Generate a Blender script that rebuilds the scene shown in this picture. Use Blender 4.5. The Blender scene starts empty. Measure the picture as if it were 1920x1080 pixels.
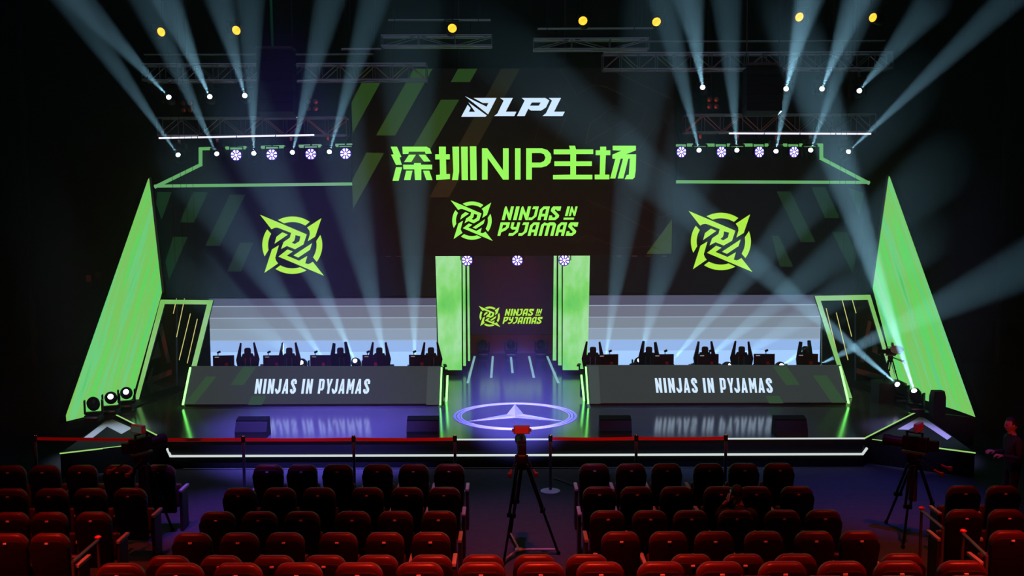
import bpy, bmesh, math, random
from mathutils import Vector, Matrix, Quaternion
R = math.radians
random.seed(7)
sc = bpy.context.scene
col = sc.collection

# ------------------------------------------------------------------ camera
F_PX = 1920 * 35.0 / 36.0
CAM = Vector((0, 0, 5.1))
PITCH, ROLL = R(5.29), R(-0.17)
CAM_ROT = (Matrix.Rotation(math.pi / 2 - PITCH, 3, 'X') @ Matrix.Rotation(ROLL, 3, 'Z'))
cd = bpy.data.cameras.new('camera'); cam = bpy.data.objects.new('camera', cd); col.objects.link(cam)
cd.lens = 35.0; cd.sensor_width = 36.0; cd.clip_start = 0.1; cd.clip_end = 200
cam.matrix_world = Matrix.Translation(CAM) @ CAM_ROT.to_4x4()
sc.camera = cam

# ------------------------------------------------------------------ look, world haze
sc.view_settings.view_transform = 'Standard'
sc.view_settings.look = 'None'
sc.view_settings.gamma = 1.0
sc.view_settings.exposure = 0.0
sc.view_settings.use_curve_mapping = False
cy = sc.cycles
cy.use_denoising = True
cy.use_light_tree = True
cy.max_bounces = 5; cy.diffuse_bounces = 2; cy.glossy_bounces = 3; cy.transmission_bounces = 2
cy.volume_bounces = 0
cy.sample_clamp_indirect = 3.0; cy.sample_clamp_direct = 0.0
cy.caustics_reflective = False; cy.caustics_refractive = False
HAZE = 0.008
W = bpy.data.worlds.new('hall_air'); sc.world = W; W.use_nodes = True
W.node_tree.nodes['Background'].inputs[0].default_value = (0, 0, 0, 1)
W.node_tree.nodes['Background'].inputs[1].default_value = 0.0

def lin(c):
    c = c / 255.0
    return c / 12.92 if c <= 0.04045 else ((c + 0.055) / 1.055) ** 2.4
def rgb(r, g, b): return (lin(r), lin(g), lin(b))

def light(kind, name, loc, target, power, color, parent=None, **kw):
    ld = bpy.data.lights.new(name, kind); ld.energy = power; ld.color = color
    for k, v in kw.items(): setattr(ld, k, v)
    o = bpy.data.objects.new(name, ld); col.objects.link(o)
    o.location = loc
    o.rotation_euler = (Vector(target) - Vector(loc)).to_track_quat('-Z', 'Y').to_euler()
    return o

RED = (1.0, 0.05, 0.025)
for x in (-6.0, 0.0, 6.0):
    light('SPOT', 'house_red_light', (x, 7.6, 8.2), (x, 8.5, 1.0), 5600, RED, spot_size=R(64), spot_blend=1.0, shadow_soft_size=0.2)
    light('SPOT', 'house_red_light', (x, 12.4, 8.6), (x, 12.6, 1.0), 1100, RED, spot_size=R(56), spot_blend=1.0, shadow_soft_size=0.2)
for x in (-5.0, 0.0, 5.0):      # added red wash from behind the camera, aimed at the barrier belts
    light('SPOT', 'rear_red_light', (x, -3.0, 4.3), (x, 18.0, 0.9), 2900, RED, spot_size=R(40), spot_blend=0.9, shadow_soft_size=0.03)
# added violet spots without fixtures, in place of the pars' wash: stage middle, left half, right half, corners, audience floor
for p, t, pw, size, cc in (((0.1, 8.0, 4.7), (0.1, 21.3, 0.55), 125000, 13, (0.15, 0.14, 1.0)), ((0.1, 8.0, 4.7), (0.1, 23.8, 0.6), 10000, 8, (0.14, 0.14, 1.0)),
                           ((-4.0, 13.5, 12.2), (-3.7, 19.6, 0.55), 42000, 24, (0.16, 0.12, 1.0)), ((4.0, 13.5, 12.2), (3.6, 19.6, 0.55), 3000, 24, (0.14, 0.3, 1.0)),
                           ((-4.4, 13.0, 11.8), (-4.3, 15.6, 0.0), 5500, 18, (0.18, 0.08, 1.0)), ((6.2, 13.0, 11.8), (6.2, 16.4, 0.0), 2600, 22, (0.14, 0.08, 1.0)),
                           ((0.2, 13.0, 11.8), (0.2, 15.0, 0.0), 1300, 22, (0.25, 0.22, 1.0)),
                           ((7.9, 13.0, 11.8), (7.9, 18.9, 0.5), 9000, 11, (0.4, 0.33, 1.0)), ((-7.9, 13.0, 11.8), (-7.9, 18.9, 0.5), 5500, 11, (0.6, 0.75, 1.0))):
    light('SPOT', 'violet_wash', p, t, pw, cc, spot_size=R(size), spot_blend=0.9, shadow_soft_size=0.15)
# added cool fill over the rig, in place of lamp and screen spill
light('AREA', 'rig_fill', (0, 20.5, 11.6), (0, 24.0, 7.0), 28, (0.5, 0.65, 1.0), shape='RECTANGLE', size=20, size_y=1.5)

# ------------------------------------------------------------------ pixel -> point
def ray(px, py):
    d = CAM_ROT @ Vector(((px - 960) / F_PX, -(py - 540) / F_PX, -1.0))
    return d
def at(px, py, Y):
    d = ray(px, py); return CAM + d * (Y / d.y)
def atz(px, py, z):
    d = ray(px, py); return CAM + d * ((z - CAM.z) / d.z)
def atp(px, py, p0, n):
    d = ray(px, py); return CAM + d * ((p0 - CAM).dot(n) / d.dot(n))

# ------------------------------------------------------------------ materials
MATS = {}
def mat(name, c, rough=0.5, metal=0.0, noise=0.0, scale=30.0, spec=0.5, bump=0.0):
    m = bpy.data.materials.new(name); m.use_nodes = True
    n = m.node_tree; b = n.nodes['Principled BSDF']
    b.inputs['Base Color'].default_value = (*c, 1); b.inputs['Roughness'].default_value = rough
    b.inputs['Metallic'].default_value = metal; b.inputs['Specular IOR Level'].default_value = spec
    if noise or bump:
        tc = n.nodes.new('ShaderNodeTexCoord'); nz = n.nodes.new('ShaderNodeTexNoise')
        nz.inputs['Scale'].default_value = scale; nz.inputs['Detail'].default_value = 3
        n.links.new(tc.outputs['Object'], nz.inputs['Vector'])
        if noise:
            mx = n.nodes.new('ShaderNodeMix'); mx.data_type = 'RGBA'
            mx.inputs[6].default_value = (*[v * (1 - noise) for v in c], 1)
            mx.inputs[7].default_value = (*[min(1, v * (1 + noise)) for v in c], 1)
            n.links.new(nz.outputs['Fac'], mx.inputs[0]); n.links.new(mx.outputs[2], b.inputs['Base Color'])
        if bump:
            bp = n.nodes.new('ShaderNodeBump'); bp.inputs['Strength'].default_value = bump
            n.links.new(nz.outputs['Fac'], bp.inputs['Height']); n.links.new(bp.outputs[0], b.inputs['Normal'])
    MATS[name] = m
    return m
GAIN = 1.08    # LED panels seen through the haze
def glow(name, c255, gain=1.0, sample=False, c2=None, vec=(1, 1, 1), scale=1.0):
    """A lit LED surface: dark glass that emits its picture colour (c2: streaks of a second picture colour)."""
    m = bpy.data.materials.new(name); m.use_nodes = True
    n = m.node_tree; b = n.nodes['Principled BSDF']
    c = rgb(*c255)
    b.inputs['Base Color'].default_value = (0.012, 0.012, 0.014, 1); b.inputs['Roughness'].default_value = 0.45
    b.inputs['Specular IOR Level'].default_value = 0.3
    b.inputs['Emission Color'].default_value = (*c, 1); b.inputs['Emission Strength'].default_value = gain * GAIN
    if c2 is not None:
        tc = n.nodes.new('ShaderNodeTexCoord'); mp = n.nodes.new('ShaderNodeMapping'); nz = n.nodes.new('ShaderNodeTexNoise')
        mp.inputs['Scale'].default_value = vec; nz.inputs['Scale'].default_value = scale; nz.inputs['Detail'].default_value = 4
        n.links.new(tc.outputs['UV' if vec == 'uv' else 'Object'], mp.inputs['Vector']); n.links.new(mp.outputs[0], nz.inputs['Vector'])
        rp = n.nodes.new('ShaderNodeValToRGB'); cr = rp.color_ramp
        cr.elements[0].position = 0.32; cr.elements[0].color = (*c, 1)
        cr.elements[1].position = 0.68; cr.elements[1].color = (*rgb(*c2[-1]), 1)
        for i, cc in enumerate(c2[:-1]):
            e = cr.elements.new(0.32 + 0.36 * (i + 1) / len(c2)); e.color = (*rgb(*cc), 1)
        n.links.new(nz.outputs['Fac'], rp.inputs[0]); n.links.new(rp.outputs[0], b.inputs['Emission Color'])
    m.cycles.emission_sampling = 'AUTO' if sample else 'NONE'
    MATS[name] = m
    return m

M_black = mat('black_paint', (0.005, 0.005, 0.006), 0.7, spec=0.3)
M_riser = mat('corridor_riser', (0.14, 0.14, 0.14), 0.7)
M_wall = mat('black_wall', (0.008, 0.008, 0.009), 0.85, noise=0.3, scale=2)
M_ceil = mat('black_ceiling', (0.004, 0.004, 0.005), 0.95)
M_carpet = mat('dark_carpet', (0.07, 0.07, 0.075), 0.8, noise=0.25, scale=8, spec=0.2)
M_stage = mat('gloss_stage_floor', (0.1, 0.1, 0.105), 0.15, noise=0.25, scale=1.6, spec=0.5)
M_truss = mat('aluminium', (0.42, 0.43, 0.46), 0.35, 0.9, noise=0.1, scale=10)
M_house = mat('black_housing', (0.006, 0.006, 0.007), 0.5, spec=0.12)
M_grey = mat('grey_metal', (0.16, 0.16, 0.17), 0.4, 0.6)
M_steel = mat('steel', (0.6, 0.6, 0.62), 0.25, 1.0)
M_white = mat('white_board', (0.75, 0.75, 0.78), 0.5, noise=0.05)
M_cloth = mat('black_cloth', (0.012, 0.012, 0.014), 0.9, bump=0.2, scale=60)
M_dgrey = mat('dark_grey_board', (0.05, 0.05, 0.06), 0.6)
M_graphic = mat('grey_graphic', (0.22, 0.22, 0.26), 0.6)
M_pad = mat('red_seat_fabric', (0.07, 0.011, 0.009), 0.42, noise=0.25, scale=60, spec=0.4)
M_shell = mat('black_seat_shell', (0.012, 0.005, 0.005), 0.6, spec=0.12)
M_arm = mat('pale_armrest', (0.42, 0.42, 0.44), 0.4)
M_armdark = mat('seat_standard', (0.03, 0.02, 0.02), 0.5)
M_plate = mat('number_plate', (0.75, 0.6, 0.58), 0.3)
M_belt = mat('red_belt', (0.8, 0.03, 0.03), 0.6)
M_plate2 = mat('satin_base', (0.9, 0.9, 0.92), 0.4)
M_sling = mat('green_sling', (0.06, 0.4, 0.16), 0.8)
M_skin = mat('skin', (0.45, 0.24, 0.17), 0.5)
M_hair = mat('black_hair', (0.01, 0.008, 0.008), 0.6)
M_jacket = mat('dark_jacket', (0.02, 0.02, 0.024), 0.85)
M_cover = mat('grey_cover', (0.5, 0.52, 0.54), 0.6)
M_cable = mat('black_cable', (0.02, 0.02, 0.02), 0.5)
M_redplastic = mat('red_plastic', (0.2, 0.012, 0.012), 0.4)
M_dull = mat('dull_reflector', (0.4, 0.36, 0.25), 0.3, 0.9)

G_panel = glow('led_green_panel', (70, 186, 78), 1.0, c2=[(98, 200, 110), (112, 190, 84), (86, 206, 90), (100, 196, 128)], vec=(3.0, 3.0, 0.16), scale=1.4)
G_pillar = glow('led_green_pillar', (88, 200, 90), 0.95, c2=[(122, 216, 106), (160, 226, 160), (106, 206, 98)], vec=(1.2, 1.2, 0.7), scale=1.1)
G_frame = glow('led_green_frame', (108, 178, 78), 1.0, c2=[(130, 190, 110), (150, 196, 160)], vec=(0.8, 0.8, 0.8), scale=0.9)
G_roof = glow('led_green_tube', (96, 178, 84), 0.85, c2=[(104, 172, 110), (124, 170, 140)], vec=(0.5, 0.5, 0.5), scale=0.8)
G_screen = glow('led_black_picture', (7, 7, 8), 0.8)
G_stripe = glow('led_dim_green', (34, 66, 24), 0.85)
G_stripe2 = glow('led_faint_olive', (25, 29, 14), 0.8)
G_line = glow('led_hairline', (24, 25, 14), 0.8)
G_side = glow('led_side_picture', (5, 9, 15), 0.8)
G_sidestripe = glow('led_side_stripe', (14, 46, 28), 0.8)
G_lime = glow('led_lime', (172, 233, 66), 1.0)
G_green = glow('led_bright_green', (148, 246, 92), 1.0)
G_logo = glow('led_ice_white', (204, 230, 252), 1.0)
G_desk = glow('led_desk_grey', (47, 54, 54), 1.0)
G_desk2 = glow('led_desk_pale', (58, 68, 68), 1.0)
G_deskstripe = glow('led_desk_green', (48, 74, 52), 0.95)
G_strip = glow('led_strip_white_green', (122, 255, 110), 3.4)
G_edge = glow('led_edge_white', (200, 210, 206), 1.0)
G_edgegreen = glow('led_edge_green', (150, 200, 110), 1.0)
G_yellow = glow('led_yellow_line', (206, 202, 118), 0.95)
G_floorline = glow('led_floor_line', (130, 176, 180), 0.9)
G_lens = glow('lamp_lens', (235, 244, 255), 6.0)
G_bar = glow('batten_white', (222, 220, 240), 1.3)
G_amber = glow('amber_lens', (255, 196, 60), 1.6, c2=[(255, 170, 30)], vec=(6, 6, 6), scale=2)
G_violet = glow('violet_cells', (235, 215, 255), 2.2)
G_violethalo = glow('violet_halo_rim', (60, 38, 170), 1.0)  # violet halo around the pars, painted as a glowing rim
G_redled = glow('red_marker', (235, 40, 45), 0.9)
G_bands = [glow('backdrop_band', c, 1.05) for c in
           [(70, 76, 98), (100, 108, 124), (116, 130, 144), (132, 152, 172), (142, 176, 226), (160, 200, 255)]]
G_bandline = glow('backdrop_line', (150, 168, 186), 1.0)
G_tag = glow('emissive_label', (150, 150, 150), 0.8)  # pale maker label, its brightness put in as emission

for m_ in (G_desk, G_desk2, G_deskstripe, G_screen, G_side):
    b_ = m_.node_tree.nodes['Principled BSDF']; b_.inputs['Base Color'].default_value = (0.004, 0.004, 0.004, 1); b_.inputs['Specular IOR Level'].default_value = 0.1

# ------------------------------------------------------------------ mesh builder
class MB:
    def __init__(s): s.bm = bmesh.new()
    def box(s, c, d, rot=None):
        r = bmesh.ops.create_cube(s.bm, size=1.0); m = Matrix.Translation(c)
        if rot is not None: m = m @ rot.to_4x4()
        bmesh.ops.transform(s.bm, matrix=m @ Matrix.Diagonal((*d, 1)), verts=r['verts']); return s
    def bevbox(s, c, d, b=0.01, rot=None, seg=2):
        t = bmesh.new(); bmesh.ops.create_cube(t, size=1.0)
        bmesh.ops.transform(t, matrix=Matrix.Diagonal((*d, 1)), verts=t.verts)
        bmesh.ops.bevel(t, geom=t.edges[:] + t.verts[:], offset=b, segments=seg, affect='EDGES', profile=0.6)
        m = Matrix.Translation(c)
        if rot is not None: m = m @ rot.to_4x4()
        bmesh.ops.transform(t, matrix=m, verts=t.verts); s.merge(t); return s
    def merge(s, t):
        me = bpy.data.meshes.new('tmp'); t.to_mesh(me); t.free(); s.bm.from_mesh(me); bpy.data.meshes.remove(me)
    def tube(s, a, b, r, r2=None, n=10, cap=True):
        a, b = Vector(a), Vector(b); d = b - a
        if d.length < 1e-6: return s
        q = d.to_track_quat('Z', 'Y').to_matrix().to_4x4()
        bmesh.ops.create_cone(s.bm, cap_ends=cap, segments=n, radius1=r, radius2=r if r2 is None else r2, depth=d.length,
                              matrix=Matrix.Translation((a + b) / 2) @ q)
        return s
    def path(s, pts, r, n=8):
        for a, b in zip(pts, pts[1:]): s.tube(a, b, r, n=n)
        for p in pts[1:-1]: s.ball(p, r, 8, 6)
        return s
    def ball(s, c, r, u=16, v=10, sc_=(1, 1, 1)):
        bmesh.ops.create_uvsphere(s.bm, u_segments=u, v_segments=v, radius=r, matrix=Matrix.Translation(c) @ Matrix.Diagonal((*sc_, 1))); return s
    def lathe(s, prof, n=20, m=Matrix.Identity(4)):
        rings = []
        for r, z in prof:
            rings.append([s.bm.verts.new(m @ Vector((r * math.cos(2 * math.pi * k / n), r * math.sin(2 * math.pi * k / n), z))) for k in range(n)])
        for a, b in zip(rings, rings[1:]):
            for k in range(n): s.bm.faces.new((a[k], a[(k + 1) % n], b[(k + 1) % n], b[k]))
        s.bm.faces.new(rings[0][::-1]); s.bm.faces.new(rings[-1]); return s
    def prism(s, pts, vec):
        """closed polygon of 3D points pushed along vec"""
        vec = Vector(vec)
        a = [s.bm.verts.new(Vector(p)) for p in pts]; b = [s.bm.verts.new(Vector(p) + vec) for p in pts]
        n = len(a)
        s.bm.faces.new(a); s.bm.faces.new(b[::-1])
        for k in range(n): s.bm.faces.new((a[k], b[k], b[(k + 1) % n], a[(k + 1) % n]))
        return s
    def loft(s, loops):
        rs = [[s.bm.verts.new(Vector(p)) for p in l] for l in loops]; n = len(rs[0])
        for a, b in zip(rs, rs[1:]):
            for k in range(n): s.bm.faces.new((a[k], a[(k + 1) % n], b[(k + 1) % n], b[k]))
        s.bm.faces.new(rs[0][::-1]); s.bm.faces.new(rs[-1]); return s

def link(o): col.objects.link(o); return o
def obj(name, mb, m, parent=None, smooth=False, local=False):
    """one mesh object; coordinates are world ones unless local (then relative to the parent)"""
    bm = mb.bm
    if parent is not None and not local:
        off = Vector((0, 0, 0)); p = parent
        while p is not None: off += p.location; p = p.parent
        bmesh.ops.translate(bm, vec=-off, verts=bm.verts)
    bmesh.ops.recalc_face_normals(bm, faces=bm.faces)
    me = bpy.data.meshes.new(name); bm.to_mesh(me); bm.free()
    me.materials.append(m)
    if smooth:
        me.shade_smooth()
        me.set_sharp_from_angle(angle=R(40))
    o = link(bpy.data.objects.new(name, me))
    if parent is not None: o.parent = parent
    return o
def tag(o, label, cat, group=None, kind=None):
    if label: o['label'] = label
    if cat: o['category'] = cat
    if group: o['group'] = group
    if kind: o['kind'] = kind
    return o
def root(name, label, cat, loc=(0, 0, 0), rz=0.0, group=None):
    o = link(bpy.data.objects.new(name, None)); o.location = loc; o.rotation_euler.z = rz; o.empty_display_size = 0.1
    return tag(o, label, cat, group)
def struct(name, mb, m, parent=None, label=None, smooth=False):
    o = obj(name, mb, m, parent, smooth)
    if parent is None: o['kind'] = 'structure'
    if label: o['label'] = label
    return o
def copy_tree(o, parent=None, **kw):
    c = link(o.copy())
    if parent is not None:
        c.parent = parent; c.matrix_parent_inverse = o.matrix_parent_inverse
    for ch in list(o.children): copy_tree(ch, c)
    return c
ORD = ['first', 'second', 'third', 'fourth', 'fifth', 'sixth', 'seventh', 'eighth', 'ninth', 'tenth', 'eleventh', 'twelfth', 'thirteenth', 'fourteenth', 'fifteenth', 'sixteenth']

def flat(name, loops, m, parent, to3d, thick=0.012, push=(0, -1, 0)):
    """letters / pictures on a plane: each shape is [outer, hole, hole...] in picture coordinates; to3d maps a point to the plane"""
    mb = MB()
    for shape in loops:
        cu = bpy.data.curves.new('tmp', 'CURVE'); cu.dimensions = '2D'; cu.fill_mode = 'BOTH'
        for lp in shape:
            sp = cu.splines.new('POLY'); sp.points.add(len(lp) - 1); sp.use_cyclic_u = True
            for p, q in zip(sp.points, lp): p.co = (q[0], -q[1], 0, 1)
        o = bpy.data.objects.new('tmp', cu)
        me = bpy.data.meshes.new_from_object(o)
        t = bmesh.new(); t.from_mesh(me)
        bpy.data.objects.remove(o); bpy.data.curves.remove(cu); bpy.data.meshes.remove(me)
        bmesh.ops.remove_doubles(t, verts=t.verts, dist=1e-5)
        for v in t.verts: v.co = to3d(v.co.x, -v.co.y)
        r = bmesh.ops.extrude_face_region(t, geom=t.faces[:])
        bmesh.ops.translate(t, vec=Vector(push) * thick, verts=[v for v in r['geom'] if isinstance(v, bmesh.types.BMVert)])
        mb.merge(t)
    return obj(name, mb, m, parent)

# ------------------------------------------------------------------ hall
HS = 0.55                                   # stage height
struct('floor', MB().box((0, 12.5, -0.1), (31, 36, 0.2)), M_carpet)
struct('wall_left', MB().box((-14.75, 12.5, 6.5), (0.3, 36, 13)), M_wall)
struct('wall_right', MB().box((14.95, 12.5, 6.5), (0.3, 36, 13)), M_wall)
struct('wall_back', MB().box((0, 30.15, 6.5), (30, 0.3, 13)), M_wall)
struct('wall_front', MB().box((0, -5.2, 6.5), (30, 0.3, 13)), M_wall)
struct('ceiling', MB().box((0, 12.5, 13.1), (31, 36, 0.2)), M_ceil)
for k, (x, y) in enumerate(((-14.5, 29.9), (14.7, 29.9))):
    struct('trim_%d' % (k + 1), MB().box((x, y, 6.5), (0.12, 0.12, 13)), M_dgrey)
b = MB().box((-14.58, 27.0, 1.35), (0.06, 1.3, 2.7)); d1 = struct('door_1', b, M_dgrey)
obj('door_handle', MB().box((-14.52, 26.5, 1.1), (0.06, 0.05, 0.3)), M_steel, d1)
b = MB().box((14.78, 27.0, 1.35), (0.06, 1.3, 2.7)); d2 = struct('door_2', b, M_dgrey)
obj('door_handle', MB().box((14.72, 26.5, 1.1), (0.06, 0.05, 0.3)), M_steel, d2)
for (px, py, w, h, lb) in ((167, 522, 0.14, 0.2, 'small pale box on the dark wall left of the green panel, nearer the corner'),
                           (185, 515, 0.16, 0.16, 'small dull box on the dark wall left of the green panel, nearer the panel')):
    p = at(px, py, 29.94); o = obj('junction_box', MB().bevbox(p, (w, 0.1, h), 0.015), M_arm if w < 0.15 else M_dgrey)
    tag(o, lb, 'wall box', 'wall boxes')

m = bpy.data.materials.new('stage_haze'); m.use_nodes = True; n_ = m.node_tree; n_.nodes.clear()
mo = n_.nodes.new('ShaderNodeOutputMaterial'); vs = n_.nodes.new('ShaderNodeVolumeScatter')
vs.inputs['Density'].default_value = HAZE; vs.inputs['Anisotropy'].default_value = 0.35; vs.inputs['Color'].default_value = (0.95, 0.98, 1, 1)
n_.links.new(vs.outputs[0], mo.inputs['Volume'])
hz = obj('haze', MB().box((0.1, 23.2, 6.7), (28.6, 13.0, 12.5)), m); hz['kind'] = 'stuff'; hz['label'] = 'thin haze in the air over the stage'; hz['category'] = 'haze'

struct('wall_light_cut', MB().box((0, -1.0, 1.965), (29.2, 0.2, 3.93)), M_wall)  # unseen wall added behind the camera to keep the red wash off the seats

# ------------------------------------------------------------------ stage
FL, FR = atz(315, 825, HS), atz(1621, 822, HS)
LA, RA = atz(213, 775, HS), atz(1722, 770, HS)
yf = (FL.y + FR.y) / 2
FL.y = FR.y = yf
outline = [FL, FR, RA, Vector((9.4, 22.6, HS)), Vector((9.4, 29.9, HS)), Vector((-9.4, 29.9, HS)), Vector((-9.4, 22.6, HS)), LA]
stage = struct('stage_floor', MB().prism(outline, (0, 0, -0.03)), M_stage, label='glossy black stage floor reflecting the lit screens and desks')
ctr = sum(outline, Vector()) / len(outline)
obj('riser', MB().prism([p + (ctr - p).normalized() * 0.02 - Vector((0, 0, 0.031)) for p in outline], (0, 0, -HS + 0.031)), M_black, stage)
def strip(name, pts, m, parent, w=0.03):
    mb = MB()
    for a, c in zip(pts, pts[1:]):
        d = (Vector(c) - Vector(a)); q = d.to_track_quat('X', 'Z').to_matrix()
        mb.box((Vector(a) + Vector(c)) / 2, (d.length + w * 0.5, w, w), q)
    return obj(name, mb, m, parent)
up = Vector((0, -0.012, 0.0))
strip('edge_light', [FL + up, FR + up], G_edge, stage, 0.024)
strip('edge_light', [LA + Vector((0, -0.01, 0)), FL + Vector((0, -0.012, 0))], G_edgegreen, stage, 0.018)
strip('edge_light', [RA + Vector((0, -0.01, 0)), FR + Vector((0, -0.012, 0))], G_edgegreen, stage, 0.018)
zl = 0.25
strip('edge_light', [at(312, 843, yf - 0.0) + Vector((0, 0.05, 0)), Vector((FL.x + 0.05, yf - 0.02, zl)), Vector((FR.x - 0.03, yf - 0.02, zl)), at(1627, 842, yf) + Vector((0, 0.05, 0))], G_edge, stage, 0.034)
# low triangular wings with white chevrons
ZT = 0.46
for side, (ap, outp, inn), chev in (
        ('left', ((213, 778), (113, 850), (312, 828)), [(156, 822), (205, 784), (248, 803), (228, 814), (201, 800), (168, 826)]),
        ('right', ((1724, 773), (1828, 849), (1626, 824)), [(1683, 805), (1728, 780), (1784, 819), (1776, 825), (1728, 793), (1703, 806)])):
    A, B, C = (atz(*p, ZT) for p in (ap, outp, inn))
    sx = 1 if side == 'left' else -1
    w = struct('stage_floor', MB().prism([A, B, C], (0, 0, -0.03)), M_black, label='low triangular stage wing on the %s with a white chevron' % side)
    obj('riser', MB().prism([p - Vector((0, 0, 0.031)) for p in (A, B, C)], (0, 0, -ZT + 0.031)), M_black, w)
    strip('edge_light', [B + Vector((0, -0.01, 0)), C + Vector((-0.1 * sx, -0.01, 0))], G_edgegreen, w, 0.02)
    obj('chevron', MB().prism([atz(*p, ZT + 0.004) for p in chev], (0, 0, 0.004)), M_white, w)

# projected three pointed star of light, laid as white shapes on the floor
c0 = atz(966, 779, HS + 0.004)
rx = (atz(1082, 779, HS) - atz(850, 779, HS)).length / 2
ry = rx
star = root('floor_emblem', 'white three-pointed star in a ring on the stage floor between the desks', 'floor emblem', c0)
def ringmesh(r0, r1, n=96, z=0.003):
    mb = MB()
    for k in range(n):
        a, b2 = 2 * math.pi * k / n, 2 * math.pi * (k + 1) / n
        mb.prism([c0 + Vector((r * math.cos(t), r * math.sin(t), 0)) for r, t in ((r0, a), (r1, a), (r1, b2), (r0, b2))], (0, 0, z))
    bmesh.ops.remove_doubles(mb.bm, verts=mb.bm.verts, dist=1e-4)
    return mb
obj('ring', ringmesh(rx * 0.955, rx), M_white, star); obj('ring', ringmesh(rx * 0.9, rx * 0.94), M_white, star); obj('ring', ringmesh(rx * 0.862, rx * 0.886), M_white, star)
M_star2 = mat('star_pale_side', (0.5, 0.52, 0.55), 0.5)
for k in range(3):
    a = math.pi / 2 + k * 2 * math.pi / 3
    tip = c0 + Vector((math.cos(a), math.sin(a), 0)) * rx * 0.87
    for s_, mm in ((1, M_white), (-1, M_star2)):
        wv = c0 + Vector((math.cos(a + s_ * math.pi / 3), math.sin(a + s_ * math.pi / 3), 0)) * rx * 0.155
        obj('star_point', MB().prism([c0 + Vector((0, 0, 0.002)), tip + Vector((0, 0, 0.002)), wv + Vector((0, 0, 0.002))], (0, 0, 0.004)), mm if k else (M_white if s_ > 0 else M_star2), star)

# lit lines in the corridor floor
for i, (p, q) in enumerate((((877, 718), (890, 668)), ((921, 708), (924, 668)), ((961, 699), (958, 669)), ((1001, 708), (992, 668)), ((1047, 718), (1026, 668)))):
    a, c = atz(*p, HS + 0.004), atz(*q, HS + 0.004); c.y = min(c.y, 28.3)
    d = c - a; q_ = d.to_track_quat('Y', 'Z').to_matrix()
    o = obj('floor_light', MB().box((a + c) / 2, (0.06, d.length, 0.01), q_), G_floorline)
    tag(o, 'pale light line in the corridor floor, %s of five from the left' % ORD[i], 'floor light', 'light lines in the corridor floor')

# ------------------------------------------------------------------ emblem and lettering data
def arc(a0, a1, b0, b1, n=14, c=(558, 540), ro=(460, 440), ri=(372, 355)):
    o = [(c[0] + ro[0] * math.cos(R(a0 + (a1 - a0) * k / n)), c[1] - ro[1] * math.sin(R(a0 + (a1 - a0) * k / n))) for k in range(n + 1)]
    i = [(c[0] + ri[0] * math.cos(R(b1 + (b0 - b1) * k / n)), c[1] - ri[1] * math.sin(R(b1 + (b0 - b1) * k / n))) for k in range(n + 1)]
    return [o + i]
EMBLEM = [
    [[(62, 72), (345, 190), (780, 375), (728, 530), (600, 603), (475, 552), (385, 600), (425, 490), (520, 425), (540, 352), (350, 277), (320, 270), (280, 275), (240, 298)],
     [(605, 385), (683, 405), (665, 480), (595, 522), (550, 502), (588, 470), (600, 430)]],
    [[(285, 518), (315, 410), (405, 342), (490, 378)]],
    [[(130, 965), (245, 605), (352, 540), (295, 735), (310, 780), (340, 820)]],
    [[(1005, 125), (908, 410), (795, 480), (828, 370), (822, 320), (785, 268)]],
    [[(345, 715), (485, 605), (568, 635), (475, 700), (660, 778), (788, 705), (755, 818), (800, 830), (835, 818), (872, 793), (1042, 1008)]],
    [[(575, 697), (862, 508), (828, 612), (650, 730)]],
    arc(118.6, 54.6, 109.8, 57.6), arc(203, 146.8, 191.7, 150.4), arc(20.9, -35.5, 10, -31.5), arc(-61.5, -124, -71.5, -119.6)]
GL = {
    'N': (0.66, [[(0, 0), (0, .86), (.04, 1), (.12, 1), (.44, .45), (.44, 1), (.66, 1), (.66, 0), (.5, 0), (.22, .5), (.22, 0)]]),
    'I': (0.24, [[(0, 0), (0, 1), (.24, 1), (.24, 0)]]),
    'J': (0.56, [[(-.04, 0), (.26, 0), (.56, .28), (.56, 1), (.12, 1), (.06, .8), (.33, .8), (.33, .34), (.2, .2), (-.04, .2)]]),
    'A': (0.66, [[(0, 0), (0, .76), (.2, 1), (.66, 1), (.66, 0), (.44, 0), (.44, .26), (.22, .26), (.22, 0)], [(.22, .46), (.22, .68), (.31, .8), (.44, .8), (.44, .46)]]),
    'S': (0.7, [[(0, 0), (.5, 0), (.7, .2), (.7, .36), (.3, .7), (.34, .8), (.48, .68), (.7, .68), (.7, 1), (.12, 1), (.02, .86), (.02, .66), (.44, .32), (.42, .2), (.24, .2), (.2, .34), (0, .34)]]),
    'P': (0.7, [[(0, 0), (.22, 0), (.22, .26), (.52, .4), (.7, .62), (.7, 1), (0, 1)], [(.22, .5), (.22, .8), (.47, .8), (.47, .64)]]),
    'Y': (0.66, [[(0, 0), (.34, 0), (.66, .28), (.66, 1), (.44, 1), (.44, .66), (.22, .66), (.22, 1), (0, 1), (0, .6), (.16, .46), (.44, .46), (.44, .36), (.28, .2), (0, .2)]]),
    'M': (1.04, [[(0, 0), (0, .8), (.18, 1), (.4, .92), (.55, 1), (.88, 1), (1.04, .85), (1.04, 0), (.82, 0), (.82, .76), (.63, .76), (.63, 0), (.41, 0), (.41, .76), (.22, .76), (.22, 0)]]),
}
def glyphs(spec, y0, h, shear, G=GL):
    """spec: (letter, x of the foot, width) in picture units -> shapes"""
    out_ = []
    for ch, x, w in spec:
        gw, loops = G[ch]
        out_.append([[(x + u / gw * w + v * h * shear, y0 - v * h) for u, v in lp] for lp in loops])
    return out_
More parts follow.
